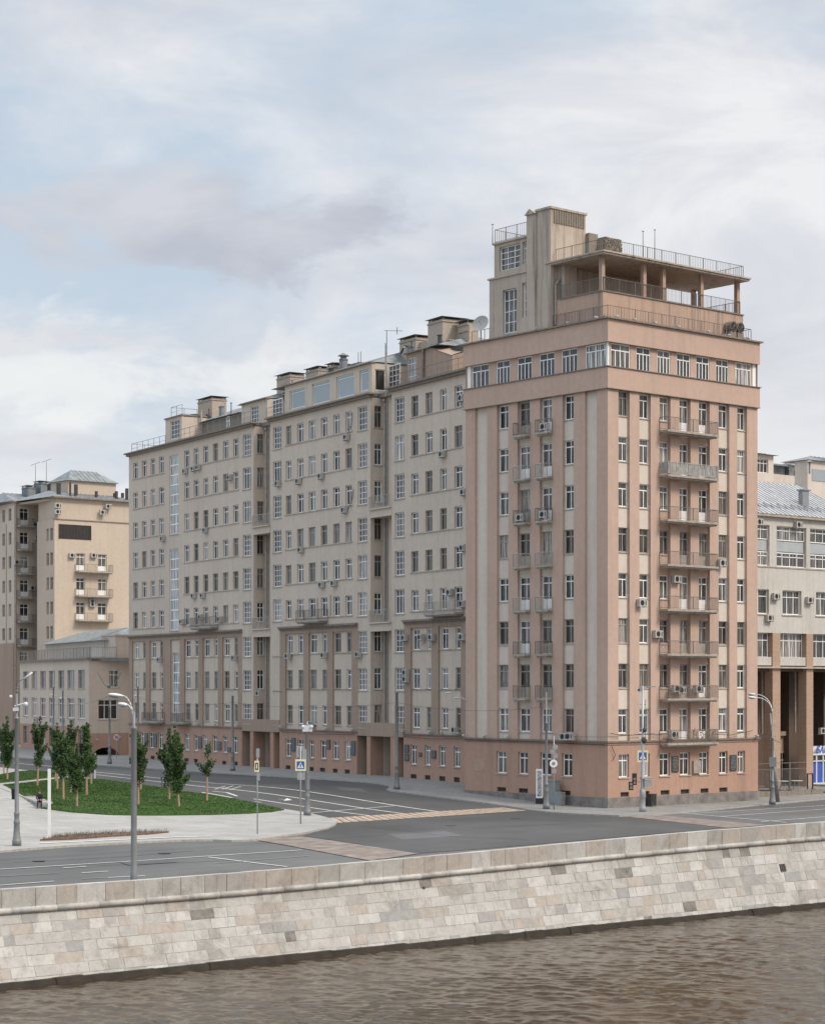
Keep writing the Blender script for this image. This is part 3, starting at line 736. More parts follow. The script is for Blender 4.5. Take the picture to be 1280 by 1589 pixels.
    # blind sides, back, roof
    for a, b in ((x0, x1),):
        q = [FW.P(a, 0, 0), FW.P(b, 0, 0), FW.P(b, 13, 0), FW.P(a, 13, 0)]
        for i in ((1, 2), (2, 3), (3, 0)):
            if i == (3, 0) and D is not NEAR: 
                a_, b_ = FW.P(a, 13, 0), FW.P(a, DZ + .01, 0)
            else: a_, b_ = q[i[0]], q[i[1]]
            up.face([(a_[0], a_[1], -1), (b_[0], b_[1], -1), (b_[0], b_[1], 37), (a_[0], a_[1], 37)])
    rf = MB(); rf.box(x0 + .02, x1 - .02, .02, 12.9, 36.8, 37.12, FW); rf.build('roof_deck', M_MET, root)
    if D is not NEAR:
        # side wall of the bay looking down the street, slot back wall, glazed strip, bridges, pipe
        FE = Fr(FW.P(x0, 0, 0)[:2], WI, WD)                    # x runs into the block, y along the wing
        px = [( .42, 1.22, T(k) - 1.95, T(k) + .1) for k in range(9)]
        up.wall(FE, 0, DZ, 6.15, 36.7, px, 0, .15)
        for o in px: window(FE, root, o[0], o[1], o[2], o[3], .12, 'casement', random.choice([M_WHT, M_OLD]), 'side_window'); sl.box(.3, DZ, -.05, .04, o[2] - .1, o[2] - .01, FE)
        prev = NEAR if D is MID else MID
        g0 = prev['x1']; gp = x0 - g0; zs = []
        st = (g0 + .25, g0 + 1.75) if D is MID else (g0 + .2, g0 + 1.4)
        sops = [(st[0], st[1], 27.3, 35.3), (st[0], st[1], 16.6, 25.0), (st[0], st[1], 6.3, 13.4)]
        up.wall(FW, g0, x0, 4.9, 36.9, sops, DZ, .2)
        for o in sops: window(FW, root, o[0], o[1], o[2], o[3], DZ + .15, 'strip', M_WHT, 'stair_window')
        m = MB(); m.tube(FW.P(x0 - .55, DZ - .12, 5), FW.P(x0 - .55, DZ - .12, 36.4), .09, .09, 8)
        m.tube(FW.P(x0 - .95, DZ - .12, 5), FW.P(x0 - .95, DZ - .12, 36.4), .06, .06, 8); m.ball(FW.P(x0 - .55, DZ - .2, 36.4), .2); m.build('drainpipe', M_PIPE, root)
        cr = MB(); cr.box(g0, x0, DZ - .4, DZ + .1, 36.7, 37.1, FW); cr.build('slot_cornice', M_LED, root)
        for z in (26.2, 15.55):
            m = MB(); m.box(g0 - .0, x0 + .12, -.22, DZ, z - .13, z, FW); m.box(g0, x0 - .0, -.05, DZ, z - .85, z - .131, FW)
            o = m.build('loggia_bridge', M_SLAB if False else M_BEI, root)
            g = MB(); railing_mb(FW, g, [(g0 + .05, -.12), (x0 + .02, -.12), (x0 + .02, .3)], z, z + 1.15, .2, .013, 1.3); g.build('railing', M_LRAIL, o)
        # portal: lintel over the slot, piers, recessed wall and door
        P0, P1 = (FW.s(626.5), FW.s(554)) if D is MID else (FW.s(434), FW.s(375.5))
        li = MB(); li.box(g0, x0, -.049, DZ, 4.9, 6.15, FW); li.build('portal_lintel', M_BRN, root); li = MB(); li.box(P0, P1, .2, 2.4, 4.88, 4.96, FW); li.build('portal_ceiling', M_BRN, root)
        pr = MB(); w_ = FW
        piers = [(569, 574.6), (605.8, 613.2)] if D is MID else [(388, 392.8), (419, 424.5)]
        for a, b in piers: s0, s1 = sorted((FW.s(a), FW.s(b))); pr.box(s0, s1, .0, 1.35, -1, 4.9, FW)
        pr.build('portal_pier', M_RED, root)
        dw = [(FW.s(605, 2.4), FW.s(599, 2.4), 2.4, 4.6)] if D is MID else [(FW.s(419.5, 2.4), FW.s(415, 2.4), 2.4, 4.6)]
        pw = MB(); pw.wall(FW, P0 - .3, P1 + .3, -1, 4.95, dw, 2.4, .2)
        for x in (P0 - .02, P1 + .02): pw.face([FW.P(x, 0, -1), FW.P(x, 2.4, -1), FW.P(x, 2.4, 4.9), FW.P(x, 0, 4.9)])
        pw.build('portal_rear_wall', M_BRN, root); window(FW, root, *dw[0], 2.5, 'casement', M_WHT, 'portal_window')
        m = MB(); m.tube(FW.P(FW.s(590 if D is MID else 404, 2.2), 2.2, 0), FW.P(FW.s(590 if D is MID else 404, 2.2), 2.2, 4.9), .07, .07, 8); m.build('drainpipe', M_PIPE, root)
    up.build('wall', M_BEI, root); br.build('pilaster_wall', M_BRN, root); ba.build('base_wall', M_RED, root)
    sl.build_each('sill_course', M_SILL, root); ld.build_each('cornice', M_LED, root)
    return root
near = block(NEAR, 'beige apartment block directly behind the pink corner tower, four narrow window columns wide', 31)
mid = block(MID, 'middle beige apartment block of the long facade, with large studio windows on its attic', 32)
far = block(FAR, 'farthest beige apartment block of the long facade, with a tall stair window strip', 33)
for root, l in ((near, [(715,617),(684.7,704.3),(718,763.4),(717,850),(696.6,919),(716,937),(626,989.7),(651.7,989),(668.3,989),(716,988.5),(628,1043.7),(628,1054)]),
                (mid, [(536,678),(429.5,750),(461.5,746.5),(496.3,738.5),(532.6,791),(465,853),(497.4,907.3),(516.5,905),(445,1018),(501,1016.7),(554.4,1015.5),(481,1123.6)]),
                (far, [(285.7,731),(298.8,727),(306,725),(354.8,740.5),(251,835.6),(317,822.5),(299,924.7),(313,924),(310,957.5),(340,960.6),(281,964.8),(246,1024),(362,1021),(400,1076)])):
    for px, py in l: ac(FW, root, px, py)
ac(FW, near, 704.4, 1133)
balcony(FW, near, FW.s(672), FW.s(720), 16.0, 1.0, M_LRAIL)
balcony(FW, mid, FW.s(472), FW.s(509), 16.05, 1.0, M_IRON)
balcony(FW, far, FW.s(307), FW.s(339), 16.05, 1.0, M_IRON)
balcony(FW, far, FW.s(231.5), FW.s(256), 5.6, 1.0, M_IRON); balcony(FW, far, FW.s(277), FW.s(296), 5.6, 1.0, M_IRON)
for root, pts in ((near, (629, 672, 716, 690)), (mid, (440, 478, 510, 551)), (far, (226, 310, 338, 372))):
    for a in pts: floodlight(FW, root, FW.s(a), 5.33)
for root, pts in ((near, [(628.3,635,1155.8,1168),(628.3,635,1170,1181),(650,655,1168,1174),(670,677,1164.7,1177)]), (mid, [(453,459,1145,1166),(508,513,1148,1163),(545.6,552,1150,1172)]),
                  (far, [(224.5,230,1138,1158),(238,244,1139,1159),(307.5,313.5,1143,1161),(338.5,344,1151,1164),(353.5,359,1160,1167)])):
    for q in pts: plaque(FW, root, *q, y=-.02)
cb = MB()
for a, b, z in ((722, 628, 5.0), (552, 438, 5.0)): cb.path([FW.P(FW.s(a), -.2, z), FW.P(FW.s((a+b)/2), -.2, z - .12), FW.P(FW.s(b), -.2, z)], .03, 5)
cb.build('cable', M_DMET, near)
for px, y0, y1 in ((548.5, 1.0, 5), ):
    pass
m = MB()
for px, py0, py1 in ((547.5, 641, 675), (549, 759, 790)):
    m.path([FW.P(FW.s(px), -.08, FW.z(px, py0)), FW.P(FW.s(px - 1), -.1, FW.z(px, (py0 + py1) / 2)), FW.P(FW.s(px - 6), -.2, FW.z(px, py1))], .035, 5)
m.tube(FW.P(FW.s(493), -.05, T(5)), FW.P(FW.s(493), -.05, T(5) - 1.9), .03, .03, 5); m.tube(FW.P(FW.s(513.5), -.05, T(5) + .2), FW.P(FW.s(513.5), -.05, T(5) - 1.9), .03, .03, 5)
m.build('cable', M_LED, mid)
# ---- attic storeys and roofs
def pitched(fr, parent, x0, x1, y0, y1, z0, ridge, name='metal_roof', mat=None, inset=2.0):
    m = MB(); ym = (y0 + y1) / 2
    A = [fr.P(x0, y0, z0), fr.P(x1, y0, z0), fr.P(x1, y1, z0), fr.P(x0, y1, z0)]; a = fr.P(x0 + inset, ym, ridge); b = fr.P(x1 - inset, ym, ridge)
    m.face([A[0], A[1], b, a]); m.face([A[2], A[3], a, b]); m.face([A[1], A[2], b]); m.face([A[3], A[0], a]); m.face(A[::-1])
    o = m.build(name, mat or M_MET, parent); s_ = MB(); seams(fr, s_, x0 + inset, x1 - inset, y0, ym, z0, ridge, .7); s_.build('roof_seam', mat or M_MET, o); return o
at = MB(); S = FW.s
x0, x1 = NEAR['x0'], NEAR['x1']
wn = [(S(602, 1.6), S(619, 1.6), 37.6, 39.7), (S(632, 1.6), S(646.5, 1.6), 37.6, 39.9)]
at.wall(FW, S(668, 1.6), x1, 37.1, 40.3, wn, 1.6, .2)
at.face([FW.P(S(668, 1.6), 1.6, 37.1), FW.P(S(702, 1.6), 1.6, 37.1), FW.P(S(702, 1.6), 1.6, 39.1), FW.P(S(668, 1.6), 1.6, 40.3)])
at.face([FW.P(S(702, 1.6), 4.1, 37.1), FW.P(S(702, 1.6), 1.6, 37.1), FW.P(S(702, 1.6), 1.6, 39.1), FW.P(S(702, 1.6), 4.1, 39.9)])
at.face([FW.P(S(702, 1.6), 1.5, 39.12), FW.P(S(668, 1.6), 1.5, 40.32), FW.P(S(668, 1.6), 5, 41.2), FW.P(S(702, 1.6), 5, 40.4)]); at.box(-6.3, S(668, 4), 4.02, 11, 37.1, 39.8, FW)
at.face([FW.P(x1, 1.6, 37.1), FW.P(x1, 11, 37.1), FW.P(x1, 11, 40.3), FW.P(x1, 1.6, 40.3)])
at.build('attic_wall', M_BRN, near)
for o in wn: window(FW, near, *o, 1.7, 'lattice', M_WHT, 'attic_window')
m = MB(); m.box(S(668, 1.6), x1 + .2, 1.35, 1.9, 40.3, 40.42, FW); m.tube(FW.P(S(657, 1.5), 1.45, 37.1), FW.P(S(657, 1.5), 1.45, 40.3), .12, .12, 8); m.build('attic_gutter', M_LED, near)
pitched(FW, near, S(700, 4) - 2, x1 + .2, 1.4, 11.4, 40.4, 41.9)
g = MB(); railing_mb(FW, g, [(x1 - .1, -.3), (-6.2, -.3)], 37.1, 38.15, 9, .01, 1.7); g.build('railing', M_IRON, near)
m = MB(); m.box(S(722, 3), S(705, 3), 2.6, 4.0, 37.1, 40.2, FW); m.build('dark_roof_shed', M_DMET, near)
chimney(FW, near, S(645, 4), S(620, 4), 4.0, 6.0, 40.3, 42.9); chimney(FW, near, S(694, 4), S(671, 4), 3.5, 6.0, 40.3, 43.7)
m = MB(); m.box(S(728, 5), S(694, 5), 5.0, 6.0, 39.5, 42.6, FW); m.box(S(671, 5), S(650, 5), 4.4, 5.6, 40.3, 42.0, FW); m.build('roof_firewall', M_CHIM, near)
chimney(FW, near, S(727, 5), S(712, 5), 4.9, 6.1, 42.0, 43.2)
m = MB(); m.path([FW.P(S(622, 3), 3, 41), FW.P(S(628, 3), 3, 41.6), FW.P(S(637, 3), 3, 41.4), FW.P(S(637, 3), 3, 40.6)], .1, 6); m.build('roof_pipe', M_DMET, near)
m = MB(); b = FW.P(S(600, 4), 4, 40.4); t = (b[0], b[1], 43.9); m.tube(b, t, .05, .03, 6); d3 = Vector((1, .1, 0))
m.tube(Vector(t) - d3 * .25, Vector(t) + d3 * 1.5, .02, .02, 4)
for q in (0, .3, .6, .9, 1.2, 1.45): p = Vector(t) + d3 * q; m.tube(p - Vector((.03, .28, .1)), p + Vector((.03, .28, .1)), .012, .012, 4)
m.tube(Vector(t) + d3 + Vector((0, 0, -.35)), Vector(t) + d3 + Vector((0, 0, .35)), .03, .03, 4); m.build('aerial', M_DMET, near)
m = MB(); m.tube(FW.P(S(593), .4, 36.5), FW.P(S(593), .4, 41.5), .09, .09, 8); m.build('vent_pipe', M_PIPE, near)
# middle block attic
x0, x1 = MID['x0'], MID['x1']
at = MB(); big = [(S(471), S(447.5), 37.5, 39.35), (S(509.5), S(482), 37.4, 39.45), (S(547), S(519.5), 37.4, 39.5), (S(570), S(556), 37.5, 39.5)]
at.wall(FW, x0, S(440), 37.1, 39.95, big, .15, .2)
at2 = [(S(437, 1.6), S(421.5, 1.6), 37.5, 39.4)]
at.wall(FW, S(440), x1, 37.1, 39.7, at2, 1.6, .2); at.face([FW.P(S(440), .15, 37.1), FW.P(S(440), 1.6, 37.1), FW.P(S(440), 1.6, 39.95), FW.P(S(440), .15, 39.95)])
FE = Fr(FW.P(x0, .15, 0)[:2], WI, WD); at.wall(FE, 0, 4, 37.1, 39.95, [(.35, 1.5, 37.4, 39.4)], 0, .2)
at.face([FW.P(x1, 1.6, 37.1), FW.P(x1, 10, 37.1), FW.P(x1, 10, 39.7), FW.P(x1, 1.6, 39.7)])
at.build('attic_wall', M_BEI, mid)
window(FE, mid, .35, 1.5, 37.4, 39.4, .1, 'strip', M_WHT, 'attic_window')
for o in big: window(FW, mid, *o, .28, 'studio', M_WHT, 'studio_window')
for o in at2: window(FW, mid, *o, 1.7, 'lattice', M_WHT, 'attic_window')
m = MB(); m.box(x0 - .1, S(440), -.1, .5, 39.95, 40.07, FW); m.box(S(440), x1 + .1, 1.4, 1.9, 39.7, 39.82, FW); m.build_each('attic_gutter', M_LED, mid)
pitched(FW, mid, x0 - .1, x1 + .2, .1, 11, 40.06, 41.9)
for a, b, z in ((457, 436, 42.6), (501, 481, 42.4), (524, 514, 42.3)): chimney(FW, mid, S(a, 4), S(b, 4), 3.5, 5.2, 40.2, z)
m = MB(); m.box(S(481, 4.5), S(457, 4.5), 4.3, 5.0, 40.3, 41.5, FW); m.build('roof_firewall', M_CHIM, mid)
m = MB(); q = FW.P(S(533, 4), 4, 0); m.lathe([(.42, 41.0), (.42, 42.2), (.5, 42.25), (.3, 42.45), (.3, 42.6), (.6, 42.65), (.1, 42.95)], 14, (q[0], q[1], 0)); m.build('metal_vent', M_MET, mid)
m = MB(); m.box(S(560, 5), S(525, 5), 4.8, 7, 40.5, 41.9, FW); m.build('roof_hatch_house', M_MET, mid)
g = MB(); railing_mb(FW, g, [(S(440), 1.7), (x1, 1.7)], 39.8, 40.9, 9, .01, 1.4); railing_mb(FW, g, [(S(440), -.3), (x1 + .3, -.3)], 37.1, 38.1, 9, .01, 1.4); g.build('railing', M_IRON, mid)
m = MB()
for px in (556, 560): m.tube(FW.P(S(px, 4), 4, 41), FW.P(S(px, 4), 4, 42.6), .03, .03, 5)
m.build('aerial', M_DMET, mid)
# far block attic
x0, x1 = FAR['x0'], FAR['x1']
at = MB(); o5 = (S(277.5), S(263.5), 37.5, 39.6)
at.wall(FW, S(281), S(255.5), 37.1, 39.9, [o5], .1, .2); at.box(S(281), S(255.5), .4, 4, 39.8, 39.9, FW)
at.face([FW.P(S(281), .1, 37.1), FW.P(S(281), 5, 37.1), FW.P(S(281), 5, 39.9), FW.P(S(281), .1, 39.9)])
at.face([FW.P(S(255.5), .1, 37.1), FW.P(S(255.5), 5, 37.1), FW.P(S(255.5), 5, 39.9), FW.P(S(255.5), .1, 39.9)])
o6 = (S(401, 1.6), S(389, 1.6), 37.5, 39.3); o7 = (S(350, 2), S(345, 2), 37.3, 39.2)
at.build('attic_wall', M_BEI, far); at = MB(); at.wall(FW, x0, S(375, 1.6), 37.1, 39.7, [o6], 1.6, .2); at.face([FW.P(x0, 1.6, 37.1), FW.P(x0, 9, 37.1), FW.P(x0, 9, 39.7), FW.P(x0, 1.6, 39.7)])
at.build('attic_wall', M_BEI, far); window(FW, far, *o5, .2, 'lattice', M_WHT, 'attic_window'); window(FW, far, *o6, 1.7, 'lattice', M_WHT, 'attic_window')
m = MB(); m.box(S(376, 2.6), S(281, 2.6), 2.6, 8, 37.1, 39.2, FW); m.build('attic_brick_wall', M_OLDBR, far)
window(FW, far, o7[0], o7[1], o7[2], o7[3], 2.5, 'casement', M_WHT, 'attic_window')
m = MB(); m.box(S(281.5), S(255), -.05, 4.2, 39.9, 40.05, FW); m.box(x0 - .1, S(375, 1.6), 1.3, 1.9, 39.7, 39.82, FW); m.build_each('attic_gutter', M_LED, far)
pitched(FW, far, S(376, 2.6) , S(300, 2), 2.2, 10.5, 39.25, 40.9); pitched(FW, far, x0, S(374, 2), 1.4, 10.5, 39.8, 41.2, inset=1)
pitched(FW, far, S(255), x1, 2, 10, 37.12, 38.5)
chimney(FW, far, S(334, 4), S(312, 4), 3.6, 5.4, 39.3, 42.5, M_CHIM); chimney(FW, far, S(302, 3.5), S(293, 3.5), 3.3, 4.6, 39.3, 40.9, M_CHIM)
g = MB(); railing_mb(FW, g, [(x0, -.3), (S(281), -.3)], 37.1, 38.25, 9, .01, 1.5); railing_mb(FW, g, [(S(254), .2), (x1 - .4, .2), (x1 - .4, 5)], 37.1, 38.2, 9, .01, 1.5)
railing_mb(FW, g, [(S(279), .3), (S(262), .3), (S(262), 3.5)], 40.05, 41.2, 9, .01, 1.3); railing_mb(FW, g, [(S(410), 3), (S(395), 3)], 40, 41.1, 9, .01, 1.3); g.build('railing', M_IRON, far)

random.seed(77)
for root, px0, px1, zb in ((near, 612, 700, 40.6), (mid, 430, 560, 40.3), (far, 300, 395, 39.6)):
    for q in range(8):
        x_ = S(random.uniform(px0, px1), 2.5); y_ = random.uniform(2.0, 3.6); w_ = random.uniform(.12, .45); hh_ = random.uniform(.4, 1.5); m = MB()
        if q % 2: m.tube(FW.P(x_, y_, zb - .3), FW.P(x_, y_, zb + hh_), .06, .05, 7); m.tube(FW.P(x_, y_, zb + hh_), FW.P(x_, y_, zb + hh_ + .12), .14, .05, 8)
        else: m.box(x_, x_ + w_ * 2, y_, y_ + w_, zb - .4, zb + hh_ * .7, FW); m.box(x_ - .06, x_ + w_ * 2 + .06, y_ - .06, y_ + w_ + .06, zb + hh_ * .7, zb + hh_ * .7 + .07, FW)
        m.build('roof_vent', random.choice([M_DMET, M_MET, M_CHIM]), root)
# ================================================================== LOW BLOCK at the far side street
random.seed(5)
K = Vector((-39.2, 250.0)); KD = Vector((-.4115, .911)).normalized(); KI = Vector((KD.y, -KD.x))
FK = Fr(K, KD, KI); FK2 = Fr(K, R, L)
low = empty('low_annex', (K.x, K.y, 1), 'low beige annex with an arched garage and a railed roof terrace, beyond the long facade', 'building')
wm = MB(); rm = MB(); sl = MB(); lmax = FK.s(31)
cols = [(36, 44), (49, 57.5), (62.5, 71), (76, 85), (90.5, 99.5), (104.5, 115.5), (121, 131.5)]
ops = []
for a, b in cols:
    a, b = sorted((FK.s(a), FK.s(b)))
    ops += [(a, b, 5.65, 8.15), (a, b, FK.z(85, 1068.5), FK.z(85, 1041))]
lo_ops = [(sorted((FK.s(a), FK.s(b)))[0], sorted((FK.s(a), FK.s(b)))[1], 1.9, 4.3) for a, b in cols if a != 90.5]
wm.wall(FK, 0, lmax, 4.6, 13.0, ops, 0, .25); rm.wall(FK, 0, lmax, -1, 4.6, lo_ops, 0, .25)
for o in ops: window(FK, low, *o, .18, 'wide3', M_WHT if o[3] < 9 else M_OLD); sl.box(o[0] - .1, o[1] + .1, -.06, .04, o[2] - .1, o[2] - .01, FK)
for o in lo_ops: window(FK, low, *o, .18, 'wide3', M_OLD)
e1 = tuple(sorted((FK2.s(169.5), FK2.s(185)))) + (9.8, 12.0 + .3 - .15); e2 = tuple(sorted((FK2.s(153), FK2.s(183)))) + (FK2.z(165, 1116.5), FK2.z(165, 1086))
e1 = (e1[0], e1[1], FK2.z(177, 1067), FK2.z(177, 1040))
wm.wall(FK2, 0, 11, 3.9, 13.0, [e1, e2], 0, .25)
aw = 3.9; ac0, ac1 = sorted((FK2.s(143), FK2.s(186)))
# arched garage mouth
n = 14; rise = []
for i in range(n):
    a = ac0 + (ac1 - ac0) * i / n; b = ac0 + (ac1 - ac0) * (i + 1) / n
    za = .9 + 1.25 * math.sqrt(max(0, 1 - (2 * (i / n) - 1) ** 2)); zb = .9 + 1.25 * math.sqrt(max(0, 1 - (2 * ((i + 1) / n) - 1) ** 2))
    rm.face([FK2.P(a, 0, za), FK2.P(b, 0, zb), FK2.P(b, 0, 3.9), FK2.P(a, 0, 3.9)]); rm.face([FK2.P(a, 0, za), FK2.P(b, 0, zb), FK2.P(b, 2.5, zb), FK2.P(a, 2.5, za)])
rm.wall(FK2, 0, ac0, -1, 3.9, (), 0); rm.wall(FK2, ac1, 11, -1, 3.9, (), 0)
d = MB(); d.box(ac0 - .3, ac1 + .3, 2.4, 2.5, 0, 2.6, FK2); d.build('arch_shade_sheet', M_DARK, low)  # dark sheet behind the arch, coloured as the shade inside
window(FK2, low, *e1, .18, 'casement', M_WHT); window(FK2, low, *e2, .18, 'wide3', M_WHT)
for o in (e1, e2): sl.box(o[0] - .1, o[1] + .1, -.06, .04, o[2] - .1, o[2] - .01, FK2)
wm.face([FK.P(lmax, 0, -1), FK.P(lmax, 14, -1), FK.P(lmax, 14, 13.0), FK.P(lmax, 0, 13.0)])
rt = MB(); rt.box(0.1, lmax - .1, .1, 14, 12.7, 13.05, FK); rt.build('roof_deck', M_MET, low)
wm.build('wall', M_BEI, low); rm.build('base_wall', M_RED, low); sl.build_each('sill', M_SILL, low)
cn = MB(); cn.box(-.35, lmax, -.35, .3, 12.9, 13.12, FK); cn.box(-.34, 11, -.34, .3, 12.905, 13.115, FK2); cn.build('cornice', M_LED, low)
g = MB(); railing_mb(FK, g, [(0, .2), (lmax, .2)], 13.1, 14.4, .3, .014, 1.6); railing_mb(FK2, g, [(0.2, .2), (4, .2)], 13.1, 14.4, .3, .014, 1.6); g.build('railing', M_IRON, low)
m = MB(); m.box(4, 33, 3, 11, 13.05, 15.3, FK); m.build('upper_storey_wall', M_PAL, low)
m = MB(); a_ = FK2.s(179, .6); m.box(a_, a_ + 7, .6, 3.8, 13.05, 15.85, FK2); m.box(a_ - .15, a_ + 7.2, .45, 3.9, 15.85, 16.0, FK2); m.build('stair_head', M_BEI, low)
pitched(FK, low, 3, 34, 2.3, 12, 15.3, 17.0, mat=M_MET, inset=5)
m = MB(); m.box(FK2.s(140) + .1, FK2.s(152), .4, 1.6, 12.6, 14.2, FK2) if False else m.box(3.5, 3.98, 4.4, 6.2, 13.05, 15.1, FK); m.build('terrace_door', M_DARK, low)
for a, b in ((54, 1117.5), (79, 1117.5), (95, 1118), (110, 1118.5)): ac(FK, low, a, b)
floodlight(FK2, low, FK2.s(148), 3.0); floodlight(FK2, low, FK2.s(184), 3.3)

# ================================================================== TALL BLOCKS behind the annex
def tall(Fx, Fs, label, xw, cols, rows, bal, side_cols, sidelen, ztop, mat, fname=None):
    root = empty('rear_apartment_block', (*Fx.O, 1), label, 'building', 'tall apartment blocks rising behind the low annex')
    w = MB(); sl = MB(); ops = []
    for a, b in cols:
        a, b = sorted((Fx.s(a), Fx.s(b)))
        for k in rows: ops.append((a, b, T(k) - 2.45, T(k)))
    w.wall(Fx, 0, xw, -1, ztop, ops, 0, .22)
    for o in ops: window(Fx, root, *o, .18, 'door', M_WHT, 'balcony_door')
    so = []
    for a, b in side_cols:
        for k in range(0 if ztop > 36 else 1, 9): so.append((a, b, T(k) - 1.8, T(k)))
    w.wall(Fs, 0, sidelen, -1, ztop, so, 0, .22)
    for o in so: window(Fs, root, *o, .18, 'casement', M_OLD)
    w.face([Fx.P(0, 14, -1), Fx.P(xw, 14, -1), Fx.P(xw, 14, ztop), Fx.P(0, 14, ztop)])
    w.face([Fx.P(xw, 0, -1), Fx.P(xw, 14, -1), Fx.P(xw, 14, ztop), Fx.P(xw, 0, ztop)])
    w.build('wall', mat, root)
    for a, b, k in bal: balcony(Fx, root, Fx.s(a), Fx.s(b), T(k) - 2.6, 1.1, M_IRON, step=.2)
    return root
OB = Vector(((84.5 - CX) / F * 294, 294.0)); FB = Fr(OB, R, L); FBs = Fr(OB, WD, WI)
xb = FB.s(200) + 3
B = tall(FB, FBs, 'sunlit beige rear block with a dark opening near the top and three double balconies', xb, [(118.5, 132), (152, 165.5)], (2, 3, 4), [(116, 170, 2), (116, 170, 3), (116, 170, 4)], [(.6, 1.7), (2.2, 3.2)], 7, 33.6, M_PAL2)
m = MB(); zt = 36.6
m.wall(FB, .2, xb, 33.6, zt, (), .25); m.wall(FBs, .2, 7, 33.6, zt, (), .2); m.box(.3, xb, .4, 13, 36.3, 36.6, FB); m.build('attic_wall', M_PAL2, B)
m = MB(); a, b = sorted((FB.s(92), FB.s(140))); m.box(a, b, -.04, .0, FB.z(116, 837), FB.z(116, 814.5), FB); q = m.build('loggia_shade_panel', M_DARK, B)  # flat dark panel; the loggia's inner shade is put into its colour
m = MB()
for i in range(9): m.box(a + (b - a) * (i + .5) / 9.5, a + (b - a) * (i + .5) / 9.5 + .06, -.06, -.04, FB.z(116, 837), FB.z(116, 818), FB)
for (x0_, x1_, z0_, z1_) in ((a - .1, a, 0, 0), (b, b + .1, 0, 0)): m.box(x0_, x1_, -.14, 0, FB.z(116, 837), FB.z(116, 814.5), FB)
m.build('loggia_grille', M_DMET, q)
m = MB(); m.box(-.15, xb, -.12, .3, 33.5, 33.62, FB); m.box(-.3, xb, -.35, .4, 36.6, 36.8, FB); m.box(-.3, 7, -.36, .3, 36.61, 36.81, FBs); m.build('cornice', M_LED, B)
pitched(FB, B, -.2, xb, -.2, 13, 36.8, 38.2, inset=3)
m = MB(); a, b = FB.s(106, 5), FB.s(180, 5); m.box(a, b, 5, 10, 37, 39.8, FB); m.build('roof_room', M_PAL2, B); pitched(FB, B, a - .3, b + .3, 4.6, 10.4, 39.8, 41.6, inset=2.2)
m = MB(); random.seed(4)
for q in range(9): x_ = random.uniform(1, xb - 1); y_ = random.uniform(1, 4); w_ = random.uniform(.15, .5); m.box(x_, x_ + w_, y_, y_ + w_, 36.8, 38 + random.uniform(0, 1.2), FB)
m.build_each('roof_vent', M_DMET, B)
for px, py in ((90,784.4),(90,794),(159.6,795),(168.4,785.6),(112.4,861.8),(146,861.8),(144,933),(144,938)): ac(FB, B, px, py, big=1.15)
OA = Vector(((22 - CX) / F * 302, 302.0)); FA = Fr(OA, R, L); FAs = Fr(OA, WD, WI)
xa = FA.s(73) + 2
A_ = tall(FA, FAs, 'shaded pinkish rear block at the left frame edge, one column of small balconies', xa, [(31, 44.5)], range(0, 8), [(25.5, 50.5, k) for k in range(0, 6)], [(1.2, 2.4), (4, 5.2)], 14, 36.6, M_BEI)
m = MB(); m.box(-.3, xa, -.35, .4, 36.6, 36.85, FA); m.box(-.3, 14, -.36, .4, 36.61, 36.86, FAs); m.build('cornice', M_LED, A_)
pitched(FA, A_, -.3, xa + 4, -.3, 13, 36.85, 38.6, inset=2)
for a, b, z in ((39, 50, 39.8), (58, 68, 40.6), (75, 85, 40.6)): chimney(FA, A_, FA.s(a, 4), FA.s(b, 4), 3, 5, 37.5, z, M_MET)
m = MB()
for px, z in ((72, 43.6), (55, 43)): q = FA.P(FA.s(px, 5), 5, 38); m.tube(q, (q[0], q[1], z), .05, .03, 5); m.tube((q[0] - .7, q[1], z - .1), (q[0] + .7, q[1], z + .4), .03, .03, 4)
m.build('aerial', M_DMET, A_)
for px, py in ((55, 814), (59, 833.5), (27, 872.5), (51, 912.5)): ac(FA, A_, px, py, big=1.2)
m = MB(); m.tube(FA.P(.15, -.15, 1), FA.P(.15, -.15, 36.5), .1, .1, 6); m.build('drainpipe', M_PIPE, A_)
m = MB(); m.box(0, .9 * 14, -.2, .0, -1, 16.0, FAs); m.box(-.0, xa, -.18, 0, -1, 15.9, FA) if False else None; m.build('lower_facade', M_BRN, A_)

# ================================================================== GREY BUILDING on the right with brick pillars
OG = Vector(xy(17.0, 8.0)); FG = Fr(OG, R, L)
grey = empty('arcade_building', (*xy(27, 8), 0), 'grey office building on tall brick pillars, right of the pink tower', 'building')
gz = lambda py: FG.z(1226, py)
GX = FG.s(1330)
w = MB(); sl = MB(); pil = MB()
z0_, zl, ze = gz(1037), gz(960), gz(804)
pcols = [(1198.5, 1210.5), (1251, 1261.5), (1304, 1315)]
